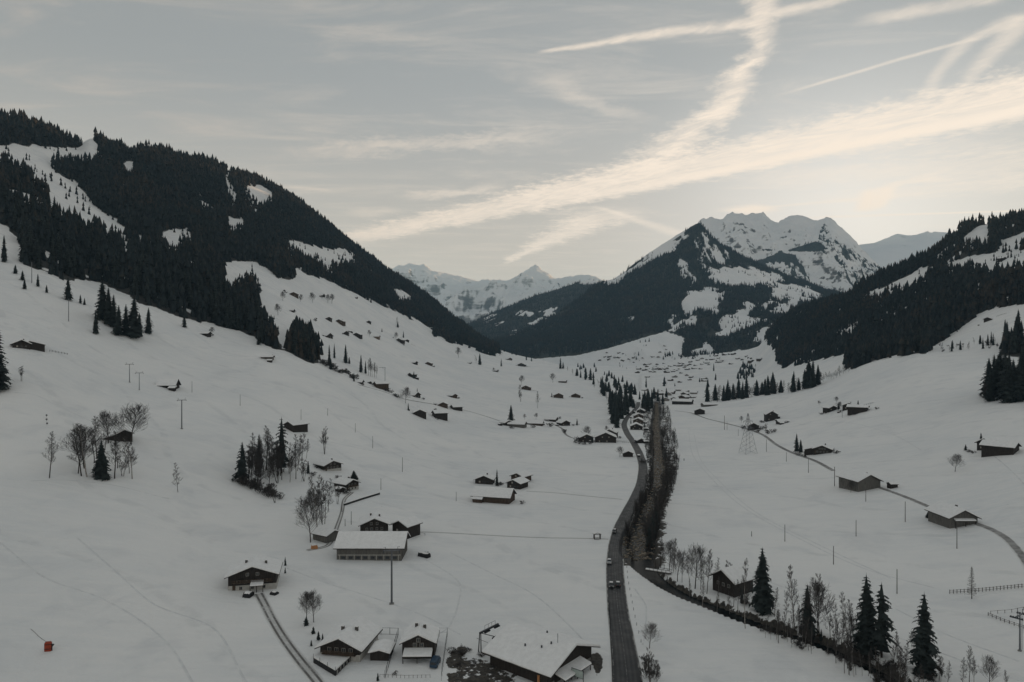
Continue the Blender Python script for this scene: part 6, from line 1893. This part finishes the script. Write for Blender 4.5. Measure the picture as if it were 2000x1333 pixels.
# ================================================================== trees one by one
# left meadow
ptree('birch', 96, 934, 95, 'slender bare birch standing alone at the left edge of the meadow', var=1, wide=1.1)
ptree('round', 257, 868, 84, 'largest round bare tree behind the black barn', wide=1.35)
ptree('round', 212, 866, 68, 'smaller round bare tree left behind the black barn', wide=1.25)
G_ = 'bare trees around the broad spruce on the left meadow'
for x, y, h, k, lab in ((160, 930, 95, 'birch', 'leftmost bare tree left of the broad spruce'), (171, 932, 108, 'birch', 'tallest bare tree just left of the broad spruce'), (224, 935, 95, 'birch', 'leaning bare tree right of the broad spruce'),
                        (259, 936, 88, 'birch', 'thin bare tree under the right end of the black barn'), (183, 905, 70, 'alder', 'bare tree behind and left of the broad spruce'), (240, 930, 40, 'multi', 'low bare scrub tree right of the broad spruce'), (152, 925, 80, 'alder', 'outermost bare tree at the left of the group with the broad spruce'), (166, 915, 92, 'round', 'round crowned bare tree left of the broad spruce'),
                        (190, 895, 84, 'birch', 'bare tree rising behind the broad spruce'), (204, 880, 60, 'alder', 'bare tree in front of the left end of the black barn'), (230, 915, 66, 'alder', 'bare tree between the broad spruce and the black barn'), (252, 925, 58, 'alder', 'small bare tree at the right end of the group with the broad spruce')):
    ptree(k, x, y, h, lab, G_, lean=.07 if 'leaning' in lab else 0, wide=1.35)
ptree('broad', 198, 934, 76, 'broad dark spruce in the middle of the bare trees on the left meadow')
ptree('alder', 348, 962, 62, 'single small bare tree on the snow right of the broad spruce')
ptree('tall', -8, 762, 135, 'big dark spruce cut by the left picture edge', wide=1.25)
ptree('multi', 42, 745, 32, 'pale thin bush tree right of the big left edge spruce')
for x, y, h, w, lab in ((187, 652, 46, 1.3, 'low conical spruce at the left end of the upper spruce clump'), (200, 625, 80, 1.3, 'tall spruce at the back left of the upper spruce clump'), (212, 635, 75, 1.2, 'spruce in the left middle of the upper spruce clump'),
                        (232, 655, 60, 1.3, 'spruce in the centre front of the upper spruce clump'), (246, 655, 62, 1.1, 'thin topped spruce in the upper spruce clump'), (262, 660, 84, 1.25, 'tallest front spruce of the upper spruce clump'),
                        (272, 658, 48, 1.2, 'short front spruce at the right of the upper spruce clump'), (290, 652, 52, 1.0, 'rightmost slim spruce of the upper spruce clump'), (222, 640, 66, 1.2, 'spruce at the heart of the upper spruce clump'),
                        (133, 587, 46, 1.5, 'wide dark spruce behind the tall bare mast'), (8, 512, 54, 1.2, 'spruce at the left picture edge below the forest'), (360, 640, 27, 1.6, 'small round topped spruce alone below the forest edge'),
                        (48, 565, 20, 1.6, 'lower small spruce of the left slope row'), (30, 535, 18, 1.6, 'dark bushy spruce at the top of the left slope row'), (44, 548, 20, 1.8, 'dark bushy spruce in the left slope row'),
                        (74, 560, 26, 1.4, 'pointed small spruce right of the highest mast'), (91, 572, 16, 1.7, 'smallest spruce at the end of the left slope row'), (157, 593, 18, 1.3, 'left one of two tiny spruces right of the wide dark spruce'),
                        (165, 596, 14, 1.3, 'right one of two tiny spruces right of the wide dark spruce')):
    ptree('small' if h < 60 else 'tall', x, y, h, lab, 'spruces on the upper left slope', wide=w)
# thicket in the left middle
for x, y, h, k, w, lab in ((473, 942, 80, 'tall', 1.25, 'pointed spruce at the left end of the thicket'), (550, 925, 112, 'open', 1.0, 'tallest ragged spruce in the thicket'), (506, 915, 68, 'tall', .8, 'slim spruce inside the thicket')):
    ptree(k, x, y, h, lab, 'spruces of the thicket', wide=w)
rr = random.Random(8)
for i in range(42):
    x = rr.uniform(486, 600); y = 932 - (x - 488) * .12 + rr.uniform(-26, 22); h = rr.uniform(40, 74) * (1.2 if 510 < x < 530 else 1)
    ptree(rr.choice(('alder', 'birch', 'multi', 'alder')), x, y, h, 'bare grey tree packed in the thicket around the ragged spruce', 'bare trees of the thicket', wide=1.25)
for i in range(14):
    t = i / 13; x = 470 + t * 75 + rr.uniform(-5, 5); y = 945 + t * 30 + rr.uniform(-4, 4)
    ptree('bush', x, y, rr.uniform(12, 26), 'low snowy bush along the lower edge of the thicket', 'bushes below the thicket', wide=1.2)
ptree('multi', 536, 982, 38, 'round snowy bush at the lower tip of the thicket', name='bush', wide=1.4)
ptree('multi', 632, 887, 56, 'forked bare tree alone behind the bank chalets')
ptree('broad', 691, 938, 19, 'round dark bush behind the chalet with the pale front', name='bush', wide=2.2)
ptree('small', 602, 925, 24, 'small dark tree at the left corner of the bank chalet', wide=1.3)
for x, y, h, k, lab in ((606, 1060, 96, 'round', 'round bare tree at the front of the tree cluster above the shed'), (620, 1036, 112, 'birch', 'tall straight bare tree in the cluster above the shed'), (631, 1024, 100, 'multi', 'forked bare tree at the back of the cluster above the shed'),
                        (640, 1000, 70, 'alder', 'bare tree at the right of the cluster above the shed'), (612, 1015, 66, 'round', 'short bare tree at the left rear of the cluster above the shed'), (660, 985, 40, 'multi', 'thin bare tree between the two bank chalets'),
                        (598, 1212, 62, 'round', 'left bare tree above the dark hedge by the driveway'), (613, 1216, 68, 'round', 'right bare tree above the dark hedge by the driveway'), (800, 1024, 16, 'small', 'small pointed evergreen at the corner of the house behind the barn')):
    ptree(k, x, y, h, lab, 'bare trees near the lower chalets' if k != 'small' else None)
for x, y, h, w, lab in ((598, 1222, 18, 2.4, 'clipped dark round hedge under the bare trees by the driveway'), (612, 1238, 14, 2.2, 'dark shrub below the clipped round hedge'), (622, 1250, 17, 1.6, 'pointed dark shrub beside the left eave of the terrace chalet'),
                        (630, 1252, 15, 1.4, 'second pointed dark shrub beside the left eave of the terrace chalet'), (608, 1262, 12, 2.0, 'low dark shrub under the snow by the terrace'), (733, 1262, 12, 1.6, 'bare shrub in the court between the lower chalets'),
                        (557, 1105, 18, 1.2, 'dark shrub behind the right corner of the large dark chalet'), (557, 1120, 12, 1.2, 'low dark shrub right of the large dark chalet'), (770, 1318, 8, 1.8, 'tiny shrub on the lawn above the garden fence'),
                        (738, 1330, 16, 1.2, 'dark shrub at the bottom edge of the picture')):
    ptree('small' if 'dark' in lab else 'bush', x, y, h, lab, 'shrubs around the lower chalets', name='bush', wide=w)
for x, y, h, w in ((884, 1275, 13, 1.6), (903, 1280, 14, 1.8), (915, 1272, 10, 1.8), (940, 1282, 9, 2.0), (895, 1300, 9, 2.0), (925, 1296, 9, 2.2)):
    ptree('bush', x, y, h, 'brown leafless shrub on the bare mud patch by the lift gantry', 'shrubs on the mud patch', wide=w)
ptree('round', 1268, 1267, 54, 'round bare tree on the snow right of the main road', wide=1.1)
for x, y, h, k in ((1272, 1338, 74, 'multi'), (1280, 1345, 62, 'multi'), (1266, 1325, 40, 'bush'), (1262, 1300, 26, 'bush')):
    ptree(k, x, y, h, 'bushy bare shrub by the road at the bottom edge', 'shrubs at the bottom right of the road', name='bush')

# banks of the stream below the bridge
LOW = [(1281, 1108, 60, 'alder'), (1290, 1110, 66, 'alder'), (1298, 1112, 58, 'birch'), (1306, 1116, 66, 'round'), (1314, 1120, 72, 'birch'), (1323, 1135, 64, 'round'), (1332, 1138, 50, 'birch'), (1346, 1145, 60, 'birch'), (1357, 1150, 94, 'round'),
       (1368, 1152, 60, 'alder'), (1380, 1160, 92, 'birch'), (1398, 1140, 54, 'alder'), (1422, 1142, 50, 'multi'), (1434, 1145, 48, 'multi'), (1458, 1150, 60, 'birch'), (1405, 1175, 50, 'birch'), (1432, 1185, 52, 'alder'), (1441, 1192, 62, 'birch'),
       (1512, 1205, 60, 'birch'), (1535, 1212, 58, 'alder'), (1552, 1226, 128, 'birch'), (1562, 1232, 50, 'multi'), (1596, 1240, 124, 'birch'), (1601, 1243, 118, 'round'), (1622, 1250, 72, 'alder'), (1630, 1252, 78, 'alder'), (1642, 1262, 70, 'alder'),
       (1655, 1276, 118, 'birch'), (1670, 1280, 112, 'birch'), (1662, 1268, 80, 'alder'), (1700, 1285, 48, 'multi'), (1745, 1305, 62, 'alder'), (1757, 1308, 76, 'birch'), (1766, 1312, 66, 'alder'), (1782, 1275, 52, 'multi'), (1835, 1335, 60, 'multi'),
       (1850, 1340, 52, 'alder'), (1880, 1342, 62, 'alder'), (1893, 1335, 76, 'birch'), (1903, 1340, 60, 'birch'), (1932, 1345, 66, 'round'), (1966, 1352, 46, 'birch')]
ORD = ['first', 'second', 'third', 'fourth', 'fifth', 'sixth', 'seventh', 'eighth', 'ninth', 'tenth', 'eleventh', 'twelfth', 'thirteenth', 'fourteenth', 'fifteenth', 'sixteenth', 'seventeenth', 'eighteenth', 'nineteenth', 'twentieth',
       '21st', '22nd', '23rd', '24th', '25th', '26th', '27th', '28th', '29th', '30th', '31st', '32nd', '33rd', '34th', '35th', '36th', '37th', '38th', '39th', '40th']
n_t = n_s = 0
for x, y, h, k in sorted(LOW):
    tall = h > 90
    if tall: lab = ORD[n_t] + ' tall bare tree counted from the footbridge along the lower stream'; n_t += 1
    else: lab = ORD[n_s] + ' small slender bare tree counted from the footbridge along the lower stream'; n_s += 1
    ptree(k, x, y, h, lab, 'tall bare trees on the lower stream' if tall else 'bare trees along the lower stream', wide=.95)
for i in range(46):
    k = rr.randrange(176, len(RIV)); a = RIV[k]; b = RIV[k - 1]
    d = Vector((a[0] - b[0], a[1] - b[1], 0)).normalized(); off = -(a[2] / 2 + rr.uniform(1.0, 9.0))
    x, y = a[0] - d.y * off, a[1] + d.x * off
    tree(rr.choice(('birch', 'alder', 'birch')), (x, y, gz(x, y)), rr.uniform(5, 11), 'young bare tree in the thin growth on the far bank of the lower stream', 'young trees on the far bank', wide=.9)
# pale stems on the near bank
for x, y, h in ((1456, 1228, 136), (1347, 1172, 44), (1371, 1186, 60), (1400, 1200, 46), (1426, 1205, 56), (1516, 1250, 60), (1566, 1262, 80), (1585, 1272, 60), (1632, 1296, 60), (1660, 1306, 55), (1700, 1325, 56), (1535, 1245, 50), (1718, 1330, 52)):
    ptree('birch', x, y, h, 'pale stemmed birch on the near bank of the lower stream' if h < 100 else 'tallest pale stemmed birch crossing in front of the stream hut', 'birches on the near bank' if h < 100 else None, var=0 if h % 2 else 2, wide=.7)
for i in range(48):
    k = rr.randrange(170, len(RIV)); a = RIV[k]; b = RIV[max(0, k - 1)]
    d = Vector((a[0] - b[0], a[1] - b[1], 0)).normalized(); n_ = Vector((-d.y, d.x, 0))
    s = rr.choice((-1, -1, 1)); off = s * (a[2] / 2 + rr.uniform(.8, 7.5 if s < 0 else 3.5))
    # far bank carries most of the brush
    x, y = a[0] + n_.x * off * 1, a[1] + n_.y * off
    z = gz(x, y)
    tree('bush', (x, y, z), rr.uniform(1.0, 3.2), 'leafless brown bush on the banks of the lower stream', 'bushes along the lower stream')
for x, y, h, k, w, lab in ((1489, 1194, 126, 'tall', 1.15, 'tall dark spruce right of the stream hut'), (1577, 1238, 98, 'open', .95, 'thin open spruce between the two tallest bare trees'), (1692, 1277, 158, 'tall', 1.15, 'left one of the two big spruces standing together'),
                           (1722, 1284, 148, 'open', 1.1, 'right one of the two big spruces standing together'), (1805, 1318, 162, 'tall', 1.15, 'big single spruce at the lower right'), (1604, 1252, 24, 'small', 1.2, 'small spruce below the open spruce')):
    ptree(k, x, y, h, lab, 'big spruces along the lower stream', wide=w)
ptree('larch', 1898, 1170, 64, 'bare larch in front of the long rail fence')
ptree('round', 1865, 922, 38, 'small round bare tree below the farm row at the right', wide=1.15)

for i in range(24):
    x = 1930 + (i * 31 % 75) + rr.uniform(-3, 3); y = 789 - rr.uniform(0, 24)
    ptree('tall' if i % 3 else 'open', x, y, rr.uniform(66, 96) * (.8 if x < 1940 else 1), 'tall dark spruce in the dense clump at the right edge of the meadow', 'spruces of the right edge clump', wide=1.15)
for i in range(4):
    ptree('alder', 1924 + i * 3, 786 - i * 2, rr.uniform(40, 60), 'bare tree at the left side of the right edge spruce clump', 'bare trees of the right edge clump', wide=1.2)

# brush belt of the upper stream


def rnd_in(poly, r):
    x0, x1 = min(p[0] for p in poly), max(p[0] for p in poly); y0, y1 = min(p[1] for p in poly), max(p[1] for p in poly)
    while True:
        x, y = r.uniform(x0, x1), r.uniform(y0, y1)
        if inpoly([x], [y], poly)[0]: return x, y


for poly, n, lab, grp in ((BELT_W, 60, 'bare brown tree in the belt between the main road and the stream', 'bare trees of the belt left of the stream'), (BELT_E, 82, 'bare brown tree in the belt on the right bank of the upper stream', 'bare trees of the belt right of the stream')):
    for i in range(n):
        x, y = rnd_in(poly, rr)
        P = cast(x, y)
        if P is None: continue
        tree(rr.choice(('alder', 'birch', 'alder', 'multi')), P, rr.uniform(8, 15) * (1 if poly is BELT_E else .75), lab, grp, wide=1.15)
for x, y, h, lab in ((1268, 1072, 46, 'dark snowy spruce on the right bank at the bend of the stream'), (1274, 1055, 50, 'second dark snowy spruce on the right bank at the bend of the stream'), (1282, 1040, 44, 'rearmost dark snowy spruce on the right bank at the bend of the stream')):
    ptree('tall', x, y, h, lab, wide=1.2)
for i in range(16):
    x, y = 1250 + (i * 23 % 52) + rr.uniform(-2, 2), 786 + rr.uniform(-8, 4)
    P = cast(x, y)
    if rr.random() < .6: tree('small', P, rr.uniform(13, 22), 'dark spruce closing the far end of the stream belt', 'spruces at the far end of the stream belt', wide=1.4)
    else: tree('alder', P, rr.uniform(9, 14), 'bare tree closing the far end of the stream belt', 'bare trees at the far end of the stream belt', wide=1.3)
for k, p, lab in LATE:
    if k == 'tree': tree('round' if rr.random() < .6 else 'small', p, rr.uniform(6, 11), 'tree beside the ' + lab, None, name='garden_tree', wide=1.1)
    else: tree('bush', p, rr.uniform(1.8, 3.4), ('hedge bush beside the ' if k == 'bush' else 'snowy garden bush beside the ') + lab, None, wide=1.9)
# brush that nobody could count between those trees
sv, sf = [], []
k = 0
for poly, n in ((BELT_W, 230), (BELT_E, 340)):
    for i in range(n):
        x, y = rnd_in(poly, rr); P = cast(x, y)
        if P is None: continue
        for j in range(7):
            h = rr.uniform(1.5, 7.5); a = rr.uniform(0, 6.28); l = rr.uniform(.05, .35) * h
            sv.append((P.x + rr.uniform(-.8, .8), P.y + rr.uniform(-.8, .8), P.z - .2, P.x + math.cos(a) * l, P.y + math.sin(a) * l, P.z + h, .06, .03))
v, f = tubes(sv, 3)
set_props(link('brush', mesh_np('brush', v, f, M_BRUSH)), 'tangled brown leafless brush filling both banks of the upper stream', 'brush', kind='stuff')
print('brush tris', len(f) * 2)

# mid distance single trees
for x, y, h, k, lab in ((552, 588, 20, 'round', 'bare tree left of the topmost chalet'), (587, 590, 16, 'round', 'bare tree right of the topmost chalet'), (611, 592, 22, 'round', 'larger bare tree on the upper meadow'), (640, 592, 18, 'round', 'left bare tree of the small upper pair'),
                        (648, 593, 20, 'round', 'right bare tree of the small upper pair'), (543, 616, 24, 'round', 'bare tree beside the forest tongue'), (616, 628, 9, 'bush', 'small bush left of the dark pair of houses'), (775, 636, 18, 'alder', 'bare tree near the forest on the upper meadow'),
                        (774, 664, 16, 'round', 'bare tree left of the dark chalet with the spruce'), (722, 658, 14, 'round', 'bare tree left of the light brown barn'), (792, 788, 34, 'round', 'round bare tree in front of the chalet at the upper lane'), (896, 699, 22, 'round', 'bare tree at the tip of the forest'),
                        (930, 710, 18, 'alder', 'bare tree left of the pointed spruce'), (1017, 785, 26, 'multi', 'bare tree below the dark chalet on the shoulder'), (1018, 752, 20, 'round', 'bare tree above the dark chalet on the shoulder'), (1050, 798, 34, 'birch', 'tall oval bare tree on the shoulder'),
                        (1080, 748, 20, 'round', 'bare tree left of the hay barn'), (1025, 820, 12, 'round', 'bare tree behind the grey hamlet barn'), (1047, 820, 14, 'round', 'second bare tree behind the grey hamlet barn'), (1145, 860, 30, 'round', 'big bare tree left of the wide gabled farmhouse'),
                        (1185, 845, 14, 'round', 'bare tree behind the wide gabled farmhouse'), (946, 940, 8, 'bush', 'small bush behind the farm in the middle meadow'), (1600, 792, 10, 'round', 'small bare tree left of the low row on the right meadow'),
                        (1633, 788, 14, 'round', 'bare tree behind the low row on the right meadow'), (1448, 826, 14, 'round', 'bare tree left of the lattice pylon'), (1495, 845, 20, 'multi', 'bare tree between the pylon hut and the tall house'), (1206, 832, 16, 'birch', 'pale tree by the first bend of the main road')):
    ptree(k, x, y, h, lab)
for x, y, h, w, lab in ((998, 828, 38, 1.2, 'single tall spruce at the left end of the hamlet'), (937, 713, 23, 1.0, 'pointed spruce on the shoulder'), (979, 716, 16, .8, 'thin tree beside the grey hut'), (788, 660, 13, 1.2, 'single dark spruce behind the chalet on the upper meadow'),
                        (1127, 831, 14, 1.2, 'small spruce at the right end of the hamlet'), (746, 649, 8, 1.1, 'tiny spruce above the light brown barn'), (777, 640, 12, 1.3, 'dark small spruce near the forest on the upper meadow'), (1000, 682, 12, 1, 'left spruce on the skyline of the shoulder'),
                        (1008, 690, 15, 1, 'right spruce on the skyline of the shoulder'), (1028, 704, 13, 1, 'spruce beside the large chalet on the shoulder'), (1038, 706, 9, 1.2, 'small spruce right of the large chalet on the shoulder'), (985, 680, 10, 1, 'small spruce at the very tip of the forest'),
                        (675, 710, 38, .9, 'slim spruce alone right of the spruce wedge'), (643, 712, 40, .8, 'left slim spruce beside the spruce wedge'), (653, 700, 30, .7, 'right slim spruce beside the spruce wedge'), (682, 711, 14, 1.3, 'small spruce at the foot of the slim spruce'),
                        (646, 722, 22, 1.2, 'low spruce under the slim spruces'), (705, 728, 36, .8, 'left spruce of the small group at the upper lane'), (714, 730, 26, .9, 'second spruce of the small group at the upper lane'),
                        (1556, 882, 36, 1.2, 'left spruce of the pair beside the low gabled chalet'), (1564, 884, 26, 1.2, 'right spruce of the pair beside the low gabled chalet'), (1638, 800, 14, 1.2, 'dark spruce between the left and middle house of the low row'),
                        (1676, 797, 16, 1.2, 'dark spruce between the middle and right house of the low row'), (1916, 863, 18, 1.6, 'dark spruce behind the farmhouse on the right meadow'), (1886, 880, 12, 2.0, 'dark round shrub at the left end of the farm row'),
                        (1812, 1012, 12, 2.2, 'dark shrub at the left corner of the barn with the snow ledge'), (1830, 1008, 14, 1.8, 'second dark shrub at the left corner of the barn with the snow ledge'), (1600, 1190, 1, 1, None), (505, 674, 20, 1.5, 'small spruce at the lower edge of the forest'),
                        (1262, 757, 22, .9, 'spruce beside the front of the village'), (1394, 725, 16, .9, 'dark spruce in the middle of the village')):
    if lab: ptree('small', x, y, h, lab, None, wide=w * 1.15)
for i in range(7):
    ptree('birch', 720 + i * 2.6 + rr.uniform(-1, 1), 734 + i * .8, rr.uniform(26, 38), 'bare tree in the small group at the upper lane', 'bare trees at the upper lane', wide=.8)
# scrub that follows the gully below the spruce wedge, and the garden bushes of the farms
for i in range(26):
    t = i / 25; ptree('bush', 628 + t * 70 + rr.uniform(-2, 2), 712 + t * 30 + rr.uniform(-4, 2), rr.uniform(7, 13), 'low bush along the gully below the spruce wedge', 'bushes in the gully', wide=1.3)
for x, y in ((756, 765), (764, 768), (772, 775), (779, 778), (1486, 840), (1500, 848), (1510, 845), (1452, 838), (1462, 842), (1478, 845), (1560, 890), (1572, 893), (1584, 889), (1124, 866), (1132, 868), (1140, 869), (1126, 862), (1152, 868), (1104, 846), (1615, 803), (1640, 806), (1668, 806),
             (1892, 884), (1900, 886), (1842, 1012), (1820, 1016), (1712, 800), (1000, 838), (1042, 836), (1076, 834), (980, 948), (972, 950), (1020, 985), (660, 935), (620, 915), (612, 930), (1268, 905), (1255, 905)):
    ptree('bush', x, y, rr.uniform(6, 11), 'dark leafless garden bush beside a distant farm', 'garden bushes by the farms', wide=1.5)

# wood at the left of the village: spruces between shoulder and stream
WOOD_M = [(1080, 716), (1110, 722), (1150, 740), (1188, 762), (1225, 785), (1250, 800), (1262, 790), (1275, 800), (1262, 815), (1245, 802), (1232, 806), (1215, 818), (1205, 842), (1196, 825), (1190, 790), (1150, 748), (1110, 728)]
for i in range(95):
    x, y = rnd_in(WOOD_M, rr); P = cast(x, y)
    if P is None or P.y > 2500: continue
    kind = 'small' if rr.random() < .72 else 'alder'
    tree(kind, P, rr.uniform(14, 30) if kind == 'small' else rr.uniform(9, 14), 'dark spruce in the wood between the left shoulder and the stream' if kind == 'small' else 'bare tree in the wood between the left shoulder and the stream',
         'spruces of the stream wood' if kind == 'small' else 'bare trees of the stream wood', wide=rr.uniform(1.1, 1.7))
# row of trees behind the crest of the right meadow
rowp = densify([(1383, 786), (1410, 784), (1452, 779), (1500, 772), (1560, 764), (1580, 760), (1604, 748), (1640, 736), (1668, 722)], 4.2)
for q in rowp:
    if rr.random() < .12: continue
    P = cast(q[0] + rr.uniform(-2, 2), q[1] + rr.uniform(-3, 1))
    kind = 'small' if (rr.random() < .62 and q[0] < 1610) else 'alder'
    h = rr.uniform(26, 46) * (1.35 if 1562 < q[0] < 1592 else 1) * (.7 if q[0] > 1600 else 1)
    tree(kind, P, h * P.y / F * (1 if kind == 'small' else .7), 'dark spruce in the tree row behind the crest of the right meadow' if kind == 'small' else 'bare tree in the tree row behind the crest of the right meadow',
         'spruces of the crest row' if kind == 'small' else 'bare trees of the crest row', wide=rr.uniform(1.2, 1.9))
for i in range(16):
    P = cast(1440 + rr.uniform(0, 32), 742 - rr.uniform(0, 12))
    tree('small', P, rr.uniform(12, 20), 'dark spruce in the small grove behind the tree row', 'spruces of the small grove', wide=1.1)
# trees between the village houses
VG = [[(1200, 715), (1212, 690), (1250, 692), (1252, 725), (1215, 722)], [(1232, 690), (1240, 664), (1270, 660), (1275, 672), (1250, 690)], [(1285, 704), (1300, 692), (1350, 692), (1440, 684), (1440, 690), (1350, 702)],
      [(1120, 712), (1165, 718), (1225, 748), (1246, 775), (1200, 764), (1150, 738)], [(1290, 760), (1300, 740), (1400, 725), (1420, 740), (1380, 765)], [(1440, 735), (1450, 715), (1478, 712), (1474, 735)]]
VS = []
for poly, n, k_ in zip(VG, (22, 9, 70, 60, 14, 40), ('alder', 'alder', 'small', 'small', 'alder', 'small')):
    for i in range(n):
        x, y = rnd_in(poly, rr); P = cast_far(x, y)
        if P is None: continue
        k = k_ if rr.random() < .7 else ('small' if k_ == 'alder' else 'alder')
        if k == 'small': VS.append((P.x, P.y, P.z)); continue
        if rr.random() < .6: continue
        tree(k, P, rr.uniform(9, 15), 'bare tree among the houses of the far village', 'bare trees in the far village', wide=1.5)
VS = np.array(VS)
set_props(link('spruce_grove', forest_mesh('spruce_grove', VS, rng.uniform(9, 22, len(VS)), T_NEAR, M_NEEDLE_FAR, 1.2)), 'dark spruces scattered between the houses of the far village', 'trees', kind='stuff')
# trees along the foot of the right hill forest
for i in range(40):
    t = rr.random(); x = 1830 + t * 120; y = 684 + rr.uniform(-10, 4) - (6 if x > 1900 else 0)
    P = cast(x, y); k = rr.choice(('alder', 'bush', 'alder', 'small'))
    tree(k, P, {'alder': rr.uniform(6, 10), 'bush': rr.uniform(2, 4), 'small': rr.uniform(8, 14)}[k], {'alder': 'bare tree at the foot of the right hill forest', 'bush': 'bush at the foot of the right hill forest', 'small': 'spruce at the foot of the right hill forest'}[k],
         {'alder': 'bare trees under the right hill forest', 'bush': 'bushes under the right hill forest', 'small': 'spruces under the right hill forest'}[k])
# the largest trees of the slope forests
for P, h in IND_SPRUCE:
    lf = P[0] < 100
    tree('small', P, h, 'dark spruce at the front edge of the left mountainside forest' if lf else 'dark spruce at the front edge of the right hill forest', 'front spruces of the left forest' if lf else 'front spruces of the right forest', wide=1.1)
